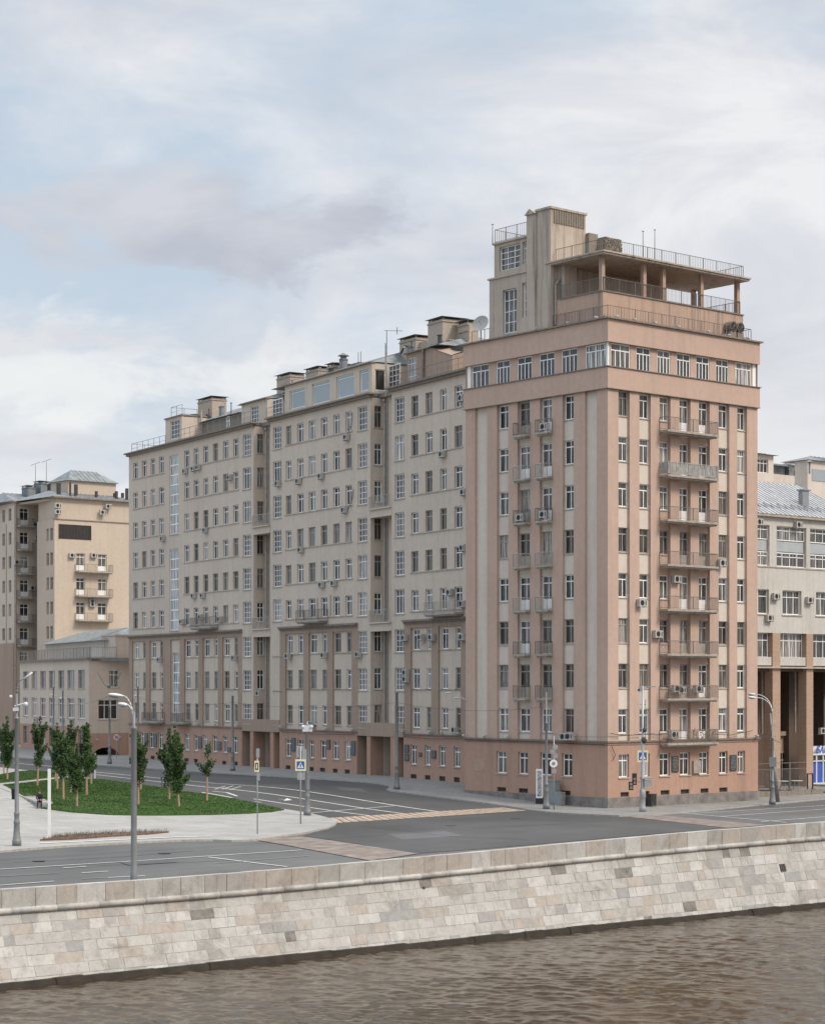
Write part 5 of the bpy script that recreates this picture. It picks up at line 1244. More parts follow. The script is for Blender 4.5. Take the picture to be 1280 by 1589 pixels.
while u < 90:
    w = random.uniform(1.0, 1.75); u1 = u + w; cap.mi = random.choice([0, 1, 1, 2, 3, 3, 5, 0]); t0 = top(u); t1 = top(u1); g_ = .012; j = random.uniform(-.012, .012)
    cap.hexa([EP(u + g_, -.03 + j, t0 - .92), EP(u1 - g_, -.03 + j, t1 - .92), EP(u1 - g_, .42 + j, t1 - .92), EP(u + g_, .42 + j, t0 - .92), EP(u + g_, -.03 + j, t0 + j * .6), EP(u1 - g_, -.03 + j, t1 + j * .6), EP(u1 - g_, .42 + j, t1 + j * .6), EP(u + g_, .42 + j, t0 + j * .6)])
    u = u1
cap.build('parapet', STN, emb)
cr = MB(); cr_pts = []
u = -140.0; random.seed(4)
while u < 90:
    w = random.uniform(1.5, 2.6); a = .015; cr.mi = random.choice([0, 1, 5]); cr.tube(EP(u + a, -.02, top(u) - 1.0), EP(u + w - a, -.02, top(u + w) - 1.0), .15, .15, 10); u += w
cr.build('roll_moulding', STN, emb, True)
ws = MB(); bk = MB(); WZ = -4.0
NR = 7; BAT = 1.25
def wp(u, f, d=0.0):      # f 0 top .. 1 water
    zt_ = top(u) - 1.12; z = zt_ + (WZ - .1 - zt_) * f
    return EP(u, .05 - BAT * f - d, z)
for r in range(NR):
    f0 = r / NR; f1 = (r + 1) / NR; u = -140.0 - random.uniform(0, 1)
    while u < 90:
        w = random.uniform(.5, 1.5) * (1.1 if r > 4 else 1.0); q = .011; d = random.uniform(.0, .02)
        ws.mi = random.choice([0, 0, 0, 1, 1, 2, 3, 4, 5, 5, 5]) if random.random() > .014 else 6
        a = u + q; b = u + w - q; fa = f0 + .004; fb_ = f1 - .004; jj = random.uniform(-.004, .004)
        ws.hexa([wp(a, fb_ , d + .05), wp(b, fb_, d + .05), wp(b, fb_, -.1), wp(a, fb_, -.1), wp(a, fa, d + .05), wp(b, fa, d + .05), wp(b, fa, -.1), wp(a, fa, -.1)])
        u += w
    for i in range(-140, 90, 5): bk.face([wp(i, f0, .046), wp(i + 5, f0, .046), wp(i + 5, f1, .046), wp(i, f1, .046)])
ws.build('stone_facing', STN + [M_PATCH], emb); bk.build('mortar_bed', M_MORT, emb)
pn = MB(); u = -140; random.seed(6)
while u < 90:
    w = random.uniform(1.2, 3); j = random.uniform(0, .12)
    pn.hexa([wp(u, 1.2, .5), wp(u + w, 1.2, .5), wp(u + w, 1.2, -.3), wp(u, 1.2, -.3), (*wp(u, .955 - j * .2, .22 + j)[:2], WZ + .22 + j * .5), (*wp(u + w, .955 - j * .2, .22 + j)[:2], WZ + .24 + j * .5), (*wp(u + w, .95, -.1)[:2], WZ + .24 + j * .5), (*wp(u, .95, -.1)[:2], WZ + .22 + j * .5)]); u += w
pn.build('wet_footing', M_WETD, emb)
def hole(px, py, w, hh_, fz, name='drain_outlet', bars=0):
    # find u on the wall for this pixel column
    best = min((abs((CX + F * wp(u / 10, fz)[0] / wp(u / 10, fz)[1]) - px), u / 10) for u in range(-800, 200))[1]
    m = MB(); f1 = fz + hh_ / 5.0
    m.hexa([wp(best - w/2, f1, .09), wp(best + w/2, f1, .09), wp(best + w/2, f1, 0), wp(best - w/2, f1, 0), wp(best - w/2, fz, .09), wp(best + w/2, fz, .09), wp(best + w/2, fz, 0), wp(best - w/2, fz, 0)])
    o = m.build(name, M_BLK, emb)
    if bars:
        g = MB()
        for i in range(bars): x = best - w/2 + w * (i + .5) / bars; g.tube(wp(x, fz, .1), wp(x, f1, .1), .018, .018, 5)
        g.build('grille', M_LED, o)
hole(1211, 1352, .5, .55, .30, bars=3); hole(655, 1376, .16, .16, .12); hole(312, 1500, .62, .62, .93)
# ---- water
def water_mat():
    m, nt, b = nmat('river_water'); p = geo(nt)
    mp = node(nt, 'ShaderNodeMapping'); nt.links.new(p, mp.inputs[0]); mp.inputs['Rotation'].default_value = (0, 0, -.15)
    a = scaled(nt, mp.outputs[0], (.6, .8, 1)); n1 = noise(nt, 2.4, a, 5, .62, .7); n2 = noise(nt, 5.2, a, 4, .6, .4); n0 = noise(nt, .22, a, 3, .5, .4)
    s = node(nt, 'ShaderNodeMath', operation='MULTIPLY_ADD'); nt.links.new(n2, s.inputs[0]); s.inputs[1].default_value = .28; nt.links.new(n1, s.inputs[2])
    s2 = node(nt, 'ShaderNodeMath', operation='MULTIPLY_ADD'); nt.links.new(n0, s2.inputs[0]); s2.inputs[1].default_value = 1.6; nt.links.new(s.outputs[0], s2.inputs[2])
    bump(nt, b, s.outputs[0], .6, .05)
    b.inputs['Base Color'].default_value = (.046, .031, .016, 1); b.inputs['Specular Tint'].default_value = (.93, .81, .66, 1); b.inputs['Roughness'].default_value = .025; b.inputs['IOR'].default_value = 1.33; b.inputs['Specular IOR Level'].default_value = .5
    return m
from mathutils import noise as mn
wt = MB(); X0, X1, Y0, Y1, ST = -22.0, 32.0, 76.0, 134.0, .12
nx = int((X1 - X0) / ST); ny = int((Y1 - Y0) / ST)
def wave(x, y):
    a, b = x * .9 + y * .25, y
    big = mn.noise(Vector((a / 7, b / 6, 3.3))) * .5 + .75
    v = mn.noise(Vector((a / .72, b / .66, .5))) * .078 + mn.noise(Vector((a / .4, b / .36, 7.7))) * .04 + mn.noise(Vector((a / 1.7, b / 1.6, 9))) * .055
    v += (.5 - abs(mn.noise(Vector((a / .8, b / .65, 4.1))))) * .05
    e = min(x - X0, X1 - x, y - Y0, Y1 - y); return v * big * min(1, e / 2)
for j in range(ny + 1):
    for i in range(nx + 1):
        x = X0 + (X1 - X0) * i / nx; y = Y0 + (Y1 - Y0) * j / ny; wt.v.append((x, y, WZ + wave(x, y)))
for j in range(ny):
    for i in range(nx):
        q = j * (nx + 1) + i; wt.f.append((q, q + 1, q + nx + 2, q + nx + 1)); wt.m.append(0)
B_ = 2500
for a, b, c, d in ((-B_, X0, -600, Y1), (X1, B_, -600, 1500), (X0, X1, -600, Y0), (-B_, X0, Y1, Y1 + 1)):
    wt.face([(a, c, WZ), (b, c, WZ), (b, d, WZ), (a, d, WZ)])
tag(wt.build('river_water', water_mat(), None, True), kind='structure')
# ================================================================== TREES
def leafmat(name, c):
    m, nt, b = nmat(name); p = geo(nt)
    col = ramp(nt, noise(nt, 2.6, p, 4, .75), [(.32, [x * .4 for x in c]), (.5, c), (.72, [x * 1.7 for x in c])])
    nt.links.new(col, b.inputs['Base Color']); b.inputs['Roughness'].default_value = .6; b.inputs['Specular IOR Level'].default_value = .3; return m
M_LEAF = [leafmat('leaves', (.034, .074, .014)), leafmat('leaves_dark', (.022, .046, .012))]
def tree(px, py, topy, boty, halfw, sd, label, dens=1.0, lean=0.0, stakes=0, sparse=False, mat=0):
    random.seed(sd); X, Y = ug(px, py); z0 = h(X, Y) + .2; ppm = F / Y
    H = (py - topy) / ppm; cb_ = (py - boty) / ppm; hw = halfw / ppm * 1.35
    root = empty('young_tree', (X, Y, z0), label, 'tree', 'young trees on the plaza lawns')
    t = MB(); lx = lean; t.tube((0, 0, -.05), (lx * .3, 0, cb_ * .95), .088, .07, 9); t.mi = 1
    t.path([(lx * .3, 0, cb_ * .95), (lx * .5 + .05, .03, (cb_ + H) / 2), (lx, 0, H * .95)], .07, 6, .012)
    lobes = []
    nb = 9 if not sparse else 6
    for i in range(nb):
        f = random.uniform(0.0, .75); zb = cb_ + (H - cb_) * f * .8; a = i * 2.4 + random.uniform(-.5, .5)
        reach = hw * random.uniform(.45, 1.15) * (1 - f * .6); up_ = random.uniform(.5, 1.15) * (H - cb_) * .33
        e = Vector((lx * .5 + math.cos(a) * reach, math.sin(a) * reach, min(H * .97, zb + up_))); s_ = Vector((lx * .3, 0, zb))
        mid_ = s_.lerp(e, .55) + Vector((math.cos(a) * .12, math.sin(a) * .12, -.1)); t.path([s_, mid_, e], .03, 5, .01)
        for q in range(5): lobes.append((s_.lerp(e, .25 + .2 * q) + Vector((0, 0, .05)), random.uniform(.13, .30) * (1.15 - .12 * q)))
    for q in range(13 if not sparse else 5):
        f = q / 12 if not sparse else random.random(); lobes.append((Vector((lx * (.3 + .7 * f), 0, cb_ + (H - cb_) * f)), hw * (.42 - .33 * f) * random.uniform(.6, 1.3) + .05))
    t2 = t.build('trunk', [M_BARK, M_LIMB], None); t2.parent = root
    c = MB(); n = int(3200 * dens * (H / 5.0))
    tw = sum(r for _, r in lobes)
    for _ in range(n):
        ce, r = random.choices(lobes, weights=[q[1] ** 1.6 for q in lobes])[0]
        d = Vector((random.gauss(0, 1), random.gauss(0, 1), random.gauss(0, 1))).normalized() * r * random.uniform(.35, 1.12)
        p = ce + d; s_ = random.uniform(.035, .10); a = Vector((random.gauss(0, 1), random.gauss(0, 1), random.gauss(0, 1))).normalized(); b = a.orthogonal().normalized() * s_ * .75; a = a * s_
        c.mi = 0 if random.random() < .6 else 1
        c.face([p - a, p - b * .9 + a * .1, p + a, p + b * .9 + a * .1])
    co = c.build('crown', M_LEAF, None); co.parent = root
    return root
trees = [
 (6, 1204.5, 1128, 1182, 13, 'leftmost tree on the far lawn, cut by the frame edge', 1, 0),
 (11.5, 1213.8, 1118, 1190, 14, 'tree at the left frame edge standing nearer than its neighbour', 1, 0),
 (58, 1223.7, 1119, 1189, 17, 'forked tree standing alone behind the tall grey lamp post', .9, .25),
 (86.5, 1217, 1139, 1195, 9, 'rearmost slim tree of the dense clump left of centre lawn', .7, 0),
 (89, 1229, 1127, 1197, 13, 'dark tree on the left side of the dense clump, behind the white post', 1, 0),
 (98.4, 1245.5, 1150, 1207, 14, 'shorter bright tree in the middle of the dense clump', 1, 0),
 (109.5, 1235, 1124, 1205, 12, 'tall pointed tree at the heart of the dense clump', 1, .05),
 (119.5, 1256.7, 1160, 1226, 20, 'nearest and broadest tree of the dense clump', 1.3, 0),
 (134.5, 1239.5, 1127, 1205, 10, 'slim pointed tree on the right of the dense clump', .9, 0),
 (141.5, 1221, 1172, 1201, 7, 'small low tree at the right edge of the dense clump', .45, 0),
 (218.5, 1230, 1158, 1205, 12, 'tree directly behind the twin-headed lamp post, farther one', .7, 0),
 (214.7, 1253.7, 1140, 1214, 16, 'tree behind the twin-headed lamp post, nearer one with a thin stem', .9, 0),
 (262.7, 1245, 1136, 1217, 18, 'left tree of the pair on the right part of the lawn', 1.1, 0),
 (278, 1257, 1132, 1228, 15, 'right and nearer tree of the pair on the lawn', 1.1, -.3),
 (321, 1248, 1147, 1208, 13, 'sparse thin tree standing alone at the right end of the lawn', .22, .05)]
for i, (a, b, c, d, w, lb, dn, ln) in enumerate(trees): tree(a, b, c, d, w, 100 + i, lb, dn * 1.15, ln, sparse=(dn < .3))

# ================================================================== STREET FURNITURE
def heads_dir(dx, dy=0): v = Vector((dx, dy, 0)).normalized(); return v
def lamp_head(m, p, dirv, ln=.75, tilt=.12):
    Mx = Matrix.Rotation(math.atan2(dirv.y, dirv.x), 3, 'Z') @ Matrix.Rotation(-tilt, 3, 'Y')
    m.ball(p, ln / 2, .17, .1, 14, 8, Mx)
def lamp_at(px, py): return ug(px, py)
def street_lamp(px, py, H, label, arms, base=True, group='grey street lamps', r=.11, thin=None, name='street_lamp', off=.16):
    X, Y = ug(px, py); z0 = h(X, Y) + off
    root = empty(name, (X, Y, z0), label, 'street lamp', group); thin = thin or H * .72
    m = MB()
    if base: m.lathe([(.27, 0), (.27, .32), (.235, .36), (.235, .46), (.21, .52), (.165, 1.25), (.185, 1.3), (.185, 1.42), (.15, 1.5), (.15, 1.8), (.17, 1.84), (.17, 1.92), (r * 1.1, 1.98), (r, thin), (r * 1.25, thin + .03), (r * 1.25, thin + .12), (r * .55, thin + .16), (r * .5, H * .86)], 18)
    else: m.lathe([(r * 1.25, 0), (r * 1.25, 1.2), (r * 1.1, 1.25), (r * 1.0, thin), (r * 1.12, thin + .03), (r * 1.12, thin + .1), (r * .55, thin + .2), (r * .5, H * .9)], 18)
    o = m.build('pole', M_GALV, None, True); o.parent = root
    for (dx, dy, reach, zt_, led) in arms:
        d = Vector((dx, dy, 0)).normalized(); s_ = Vector((0, 0, H * .84)); a = MB()
        pts = []
        for i in range(9):
            t = i / 8; pts.append(s_ + d * reach * (t ** 1.7) + Vector((0, 0, (zt_ - s_.z) * (1 - (1 - t) ** 2))))
        a.path(pts, .04, 7, .03); ao = a.build('arm', M_LMP if not led else M_GALV, None, True); ao.parent = root
        hm = MB()
        if led:
            e = pts[-1]; up2 = Vector((0, 0, 1)); f = (d * .8 + up2 * .6).normalized(); nn = f.cross(Vector((d.y, -d.x, 0))).normalized(); sd_ = f.cross(nn)
            Q = []
            for zz_ in (-.05, .05):
                for (q, w_) in ((0, .1), (.62, .16)):
                    pass
            b0 = [e + sd_ * -.09, e + sd_ * .09, e + f * .7 + sd_ * .15, e + f * .7 + sd_ * -.15]
            hm.hexa([p - nn * .05 for p in b0] + [p + nn * .05 for p in b0])
        else: lamp_head(hm, pts[-1] + d * .25, d)
        ho = hm.build('lamp_head', M_LMP, None, True); ho.parent = ao
        lm = MB()
        if not led: 
            Mx = Matrix.Rotation(math.atan2(d.y, d.x), 3, 'Z') @ Matrix.Rotation(-.12, 3, 'Y'); lm.ball(pts[-1] + d * .32 + Vector((0, 0, -.04)), .26, .13, .10, 12, 6, Mx); lo_ = lm.build('lens', M_DIF, None, True); lo_.parent = ho
    return root
streetlampA = street_lamp(26, 1317, 10.35, 'tall grey lamp post with flared base and single flat head, on the plaza', [(1, .1, .35, 9.75, True)], True, r=.115, thin=7.4)
m = MB(); m.tube((-.12, 0, 8.2), (.45, 0, 8.35), .05, .05, 6); m.ball((.55, -.1, 8.3), .14); m.box(-.2, .1, -.15, .15, 7.9, 8.1); m.ball((-.35, 0, 8.75), .1); q = m.build('camera_bracket', M_LMP, None); q.parent = streetlampA
XB = xy(*(lambda: (0, 0))()) if False else None
# twin lamp behind the parapet
def par_at(px, dv):
    u = min((abs(CX + F * EP(u / 20, dv, 0)[0] / EP(u / 20, dv, 0)[1] - px), u / 20) for u in range(-2000, 1000))[1]; return u
uB = par_at(207.5, 1.4); XBY = xy(uB, ve(uB) + 1.4)
def street_lamp_xy(X, Y, *a, **k):
    global ug; old = ug; ug = lambda px, py: (X, Y); r_ = street_lamp(0, 0, *a, **k); ug = old; return r_
street_lamp_xy(XBY[0], XBY[1], 9.95, 'tall grey lamp post with two curved arms standing right behind the river parapet', [(-1, -.25, .62, 9.75, False), (-.9, .9, .6, 9.3, False)], base=False, r=.135, thin=8.1, off=.05)
street_lamp(1198.4, 1252, 8.65, 'grey lamp post with two long arms reaching left, in front of the brick pillars', [(-1, -.35, 1.55, 8.5, False), (-1, .8, 1.6, 8.75, False)], r=.10, thin=5.2)
lampR = bpy.context.scene.objects.get('street_lamp.002')
street_lamp(615.6, 1228, 8.6, 'plain dark grey tram pole at the kerb before the near portal', [], r=.12, thin=8.0, name='tram_pole', group='tall poles along the side street')
street_lamp(361, 1199, 8.2, 'grey tram pole with a small camera box, before the farthest block', [], r=.11, thin=7.3, name='tram_pole', group='tall poles along the side street')
street_lamp(847.7, 1259, 10.4, 'grey pole at the kerb beside the round sign near the tower corner', [], r=.10, thin=6.5, name='tram_pole', group='tall poles along the side street')
tp = street_lamp(477, 1269, 7.0, 'thick grey traffic post with floodlights on top, on the plaza tip', [], r=.15, thin=6.4, name='traffic_post', group=None)
m = MB(); m.box(-.35, .35, -.2, .2, 6.0, 6.45); m.ball((-.3, -.2, 6.35), .13); m.ball((.3, -.2, 6.35), .13); m.tube((0, 0, 6.4), (0, 0, 6.7), .05, .05); q = m.build('camera_box', M_LMP, None); q.parent = tp
p1 = street_lamp(170, 1188, 8.6, 'slim pole with two raised arms before the arched garage', [], r=.10, thin=6.0, name='tram_pole', group='tall poles along the side street')
m = MB()
for sx_ in (-1, 1): m.path([(0, 0, 8.3), (sx_ * .5, 0, 8.5), (sx_ * 1.3, 0, 9.9)], .05, 6)
m.ball((-.1, 0, 8.4), .22); q = m.build('arm', M_GALV, None); q.parent = p1
for px, py, H, lb in ((214, 1193, 8.6, 'thin pole before the leftmost windows of the farthest block'), (83, 1183, 8.6, 'dark thin pole left of centre before the low annex'), (97.5, 1184, 8.2, 'thin pole with a camera cross bar before the low annex')):
    q = street_lamp(px, py, H, lb, [], r=.085, thin=H - .4, name='tram_pole', group='tall poles along the side street')
    m = MB(); m.tube((-.5, 0, H * .86), (.5, 0, H * .86), .03, .03, 6); m.ball((-.2, -.1, H * .86), .12); b_ = m.build('cross_bar', M_LMP, None); b_.parent = q
def simple(name, px, py, label, cat, off=.16, group=None, xyp=None):
    X, Y = xyp or ug(px, py); return empty(name, (X, Y, h(X, Y) + off), label, cat, group)
def sub(name, m, mat, root, smooth=False):
    o = m.build(name, mat, None, smooth); o.parent = root; return o
# leaning thick pole on the right
r_ = simple('leaning_pole', 1207, 1248, 'dark leaning steel pole beside the two-armed lamp post', 'pole'); m = MB(); m.tube((0, 0, -.1), (-.42, 0, 4.2), .17, .14, 12); m.tube((-.42, 0, 4.2), (-.62, 0, 7.2), .10, .07, 10)
for z in (5.0, 5.3, 6.2): m.tube((-.75, -.1, z), (-.2, -.1, z + .05), .03, .03, 5)
m.tube((-.62, 0, 5.2), (.2, 0, 4.8), .03, .03, 5); sub('pole', m, M_GALV, r_, True)
m = MB(); m.box(-.28, .28, -.22, .1, 3.0, 3.75); sub('control_box', m, M_GALV, lampR or r_) if lampR else None
# white post on the plaza
r_ = simple('white_post', 76.5, 1304.5, 'plain square white post standing at the end of the flower bed', 'post'); m = MB(); m.box(-.085, .085, -.085, .085, 0, 4.25); m.box(-.14, .14, -.14, .14, 0, .03); sub('shaft', m, M_SGNW, r_)
# signs
def plate(m, x0, x1, z0, z1, y=-.08, t=.02): m.box(x0, x1, y - t, y, z0, z1)
def ped_sign(root, z, w, tilt=False, M_border=None):
    m = MB(); plate(m, -w/2, w/2, z - w * .55, z + w * .55, -.07); b = sub('sign_plate', m, M_border or M_SGNY, root)
    m = MB(); i = w * .36; plate(m, -i, i, z - i, z + i, -.092, .008); sub('sign_field', m, M_SGNB, b)
    m = MB(); y = -.104; m.face([(-i * .8, y, z - i * .75), (i * .8, y, z - i * .75), (0, y, z + i * .8)]); sub('sign_triangle', m, M_SGNW, b)
    m = MB(); y = -.108; s = i
    m.ball((0, y, z + s * .36), s * .1, .004, s * .1, 8, 4)
    for a, b2 in (((0, .26), (.02, -.12)), ((.02, -.12), (-.25, -.62)), ((.02, -.12), (.28, -.62)), ((0, .2), (-.26, -.05)), ((0, .2), (.26, -.02))): m.tube((a[0] * s, y, z + a[1] * s), (b2[0] * s, y, z + b2[1] * s), s * .06, s * .06, 5)
    sub('pedestrian_symbol', m, M_BLK, b); return b
r_ = simple('traffic_sign', 399.4, 1298.6, 'slim pole with a narrow cream-framed crossing sign seen almost edge-on, on the plaza', 'traffic sign')
m = MB(); m.tube((0, 0, 0), (0, 0, 5.4), .038, .038, 8); sub('pole', m, M_POLE, r_, True)
m = MB(); m.box(-.18, .12, -.12, -.09, 3.95, 4.65); b = sub('sign_plate', m, M_SGNY, r_); m = MB(); m.box(-.12, .06, -.135, -.12, 4.08, 4.52); b2 = sub('sign_field', m, M_BLK, b); m = MB(); m.box(-.06, .0, -.145, -.135, 4.15, 4.45); sub('symbol', m, M_SGNW, b2)
m = MB(); m.box(-.08, .14, -.06, -.03, 4.85, 5.42); m.box(-.04, .16, -.06, -.03, 3.4, 3.88); sub('sign_back', m, M_POLE, r_)
r_ = simple('traffic_sign', 466.5, 1282.6, 'galvanised pole with a blue pedestrian crossing sign in a cream frame, near the plaza tip', 'traffic sign')
m = MB(); m.tube((0, 0, 0), (0, 0, 5.3), .05, .045, 8); sub('pole', m, M_POLE, r_, True)
ped_sign(r_, 4.0, .72); m = MB(); m.box(-.3, .25, .04, .07, 4.5, 5.3); m.box(-.22, .3, -.03, .0, 3.0, 3.5); m.box(.1, .4, -.05, -.02, 3.6, 5.1); sub('sign_back', m, M_POLE, r_)
r_ = simple('traffic_sign', 859.4, 1260, 'slim pole with small round signs beside the tower, right of the info pillar', 'traffic sign')
m = MB(); m.tube((0, 0, 0), (0, 0, 5.6), .045, .04, 8); sub('pole', m, M_POLE, r_, True)
m = MB(); m.tube((-.03, -.05, 3.5), (-.03, -.08, 3.5), .30, .30, 20); b = sub('sign_plate', m, M_SGNW, r_); m = MB(); m.tube((-.03, -.081, 3.5), (-.03, -.09, 3.5), .14, .14, 14); sub('sign_field', m, M_GREY, b)
m = MB(); m.box(-.16, .16, -.08, -.05, 2.75, 3.1); m.tube((-.1, -.05, 4.4), (-.1, -.08, 4.4), .2, .2, 14); m.tube((.12, -.02, 4.1), (.12, -.05, 4.1), .2, .2, 14); m.tube((.1, -.02, 4.75), (.1, -.05, 4.75), .2, .2, 14); sub('sign_back', m, M_POLE, r_)
r_ = simple('no_stopping_sign', 181, 1180, 'small round white and red sign on a thin pole before the arched garage', 'traffic sign')
m = MB(); m.tube((0, 0, 0), (0, 0, 2.7), .05, .05, 8); sub('pole', m, M_POLE, r_); m = MB(); m.tube((0, -.05, 2.5), (0, -.09, 2.5), .34, .34, 20); b = sub('sign_plate', m, M_SGNW, r_)
m = MB(); m.tube((0, -.091, 2.5), (0, -.098, 2.5), .2, .2, 16); sub('sign_field', m, M_GREY, b)
m = MB(); m.tube((-.22, -.1, 2.68), (.22, -.1, 2.32), .03, .03, 5)
for i in range(16): a = i * PI / 8; m.tube((.27 * math.cos(a), -.1, 2.5 + .27 * math.sin(a)), (.27 * math.cos(a + PI / 8), -.1, 2.5 + .27 * math.sin(a + PI / 8)), .025, .025, 4)
sub('sign_ring', m, M_SGNR, b)
# traffic light mast at the river corner
r_ = simple('traffic_light_mast', 997, 1263.4, 'grey mast with crossing sign, traffic lights and cameras before the river face of the tower', 'traffic light')
m = MB(); m.lathe([(.26, 0), (.26, .3), (.2, .45), (.2, 1.0), (.23, 1.05), (.23, 1.6), (.14, 1.75), (.13, 5.5), (.10, 5.6), (.09, 9.4)], 14); sub('pole', m, M_POLE, r_, True)
ped_sign(r_, 4.15, .8)
m = MB(); m.box(-.02, 1.0, -.05, .05, 9.3, 9.38); m.box(-.3, -.1, -.1, .1, 9.0, 9.35); m.tube((-.2, 0, 5.6), (-.2, 0, 9.0), .02, .02); m.tube((.22, 0, 5.2), (.22, 0, 8.4), .035, .03)
for z in (5.4, 6.2, 7.1, 8.0): m.box(-.22, .26, -.05, .05, z, z + .06)
sub('mast_bracket', m, M_POLE, r_)
for nm, x0_, z0_ in (('traffic_light', -.88, 1.62), ('traffic_light', -.62, 2.0)):
    m = MB(); m.box(x0_ - .16, x0_ + .16, -.2, .1, z0_, z0_ + .62 + (.25 if x0_ > -.7 else 0)); b = sub('traffic_light', m, M_BLK, r_)
    m = MB(); m.tube((x0_, -.2, z0_ + .45), (x0_, -.26, z0_ + .45), .11, .11, 12); m.tube((x0_, -.2, z0_ + .18), (x0_, -.26, z0_ + .18), .11, .11, 12); sub('lens', m, M_LED, b)
m = MB(); m.box(.1, .65, -.25, .1, 1.9, 2.35); m.box(-.1, .75, -.3, .1, 2.45, 2.55); m.box(-.75, -.1, -.03, .03, 2.2, 2.27); sub('signal_backs', m, M_POLE, r_)
m = MB(); m.ball((.1, -.12, 5.35), .2, .14, .26); m.ball((.14, -.1, 6.1), .15, .12, .2); m.ball((-.3, -.1, 9.1), .1); sub('camera', m, M_DMET, r_)
# bin, info pillar, cabinets
r_ = simple('litter_bin', 1010, 1256.5, 'dark box-shaped litter bin standing against the granite plinth', 'litter bin', xyp=xy(FR.s(1010, -.5), -.55)); 
m = MB(); m.box(-.3, .3, -.25, .25, .06, .92); m.box(-.34, .34, -.29, .29, .92, .99); m.box(-.26, -.2, -.2, -.14, 0, .06); m.box(.2, .26, .14, .2, 0, .06)
for i in range(6): m.box(-.27 + i * .1, -.22 + i * .1, -.265, -.25, .12, .86)
sub('bin_body', m, M_DMET, r_); r_.rotation_euler.z = FR.rot()
XI = ug(837, 1251)
r_ = simple('info_pillar', 0, 0, 'slim white illustrated info pillar on a dark foot beside the tower', 'info pillar', xyp=XI); m = MB(); m.box(-.30, .30, -.13, .13, 0, .45); sub('foot', m, M_BLK, r_); m = MB(); m.box(-.27, .27, -.10, .10, .45, 2.75); b = sub('panel', m, M_SGNW, r_)
m = MB(); random.seed(2); m.box(-.17, .17, -.106, -.10, .6, 2.6); sub('map_print', m, plain('map_print', (.34, .35, .36), .4, var=.8, scale=6), b); r_.rotation_euler.z = -0.1
r_ = simple('utility_cabinet', 0, 0, 'tall grey utility cabinet against the tower wall', 'cabinet', xyp=(FL.P(FL.s(858, -.75), -.75, 0)[0], FL.P(FL.s(858, -.75), -.75, 0)[1])); m = MB(); m.box(-.48, .48, -.3, .3, 0, 1.85); m.box(-.52, .52, -.34, .34, 1.85, 1.92); sub('casing', m, M_GREY, r_); m = MB(); m.box(-.42, .42, -.315, -.3, .1, 1.75); m.box(-.01, .01, -.32, -.315, .1, 1.75); sub('door', m, M_GREY, r_); r_.rotation_euler.z = FL.rot()
r_ = simple('utility_cabinet', 0, 0, 'lower light grey utility cabinet, right of the tall one', 'cabinet', xyp=(FL.P(FL.s(867.5, -.8), -.8, 0)[0], FL.P(FL.s(867.5, -.8), -.8, 0)[1])); m = MB(); m.box(-.42, .42, -.25, .25, 0, 1.0); m.box(-.45, .45, -.28, .28, 1.0, 1.05); sub('casing', m, M_POLE, r_); m = MB(); m.box(-.36, .36, -.262, -.25, .1, .92); sub('door', m, M_GREY, r_); r_.rotation_euler.z = FL.rot()
# little glass barrier post on the lawn edge
r_ = simple('thin_marker_post', 147.5, 1212, 'short thin white marker post at the far edge of the lawn', 'post'); m = MB(); m.box(-.05, .05, -.05, .05, 0, 2.3); m.box(-.08, .08, -.08, .08, 2.1, 2.3); sub('shaft', m, M_LMP, r_)
# bench row
bl = [Vector(p) for p in pg([(-8, 1223.5), (62, 1258.5)])]; br_ = empty('stone_bench', (*bl[0], h(*bl[0]) + .16), 'long stepped grey stone bench with pale seat slabs along the lawn edge', 'bench')
dv_ = (bl[1] - bl[0]); ln_ = dv_.length; FBn = Fr(bl[0], dv_, Vector((-dv_.y, dv_.x)) if Vector((-dv_.y, dv_.x)).y > 0 else Vector((dv_.y, -dv_.x)))
m = MB(); zb = h(*bl[1]) + .16; m.box(0, ln_, 0, .5, zb - .3, zb + .3, FBn); m.build('plinth', M_GREY, br_)
n = 12
for i in range(n):
    m = MB(); a = ln_ * i / n; m.box(a + .1, a + ln_ / n - .25, -.06, .95, zb + .3, zb + .42, FBn); m.build('seat', M_SGNW if False else M_KERB, br_)
# ---- person sitting at the bench end
def skinned(name, verts, edges, radii, mat, root, lvl=2, rootv=0):
    me = bpy.data.meshes.new(name); me.from_pydata(verts, edges, []); o = bpy.data.objects.new(name, me); COL.objects.link(o)
    sk = o.modifiers.new('s', 'SKIN'); o.modifiers.new('u', 'SUBSURF').levels = lvl
    for i, r in enumerate(radii): me.skin_vertices[0].data[i].radius = (r, r) if not isinstance(r, tuple) else r; me.skin_vertices[0].data[i].use_root = (i == rootv)
    bpy.context.view_layer.update(); ev = bpy.data.meshes.new_from_object(o.evaluated_get(bpy.context.evaluated_depsgraph_get())); bpy.data.objects.remove(o)
    for p in ev.polygons: p.use_smooth = True
    ev.materials.clear()
    for q in (mat if isinstance(mat, list) else [mat]): ev.materials.append(q)
    ev.name = name; o = bpy.data.objects.new(name, ev); COL.objects.link(o)
    if root: o.parent = root
    return o
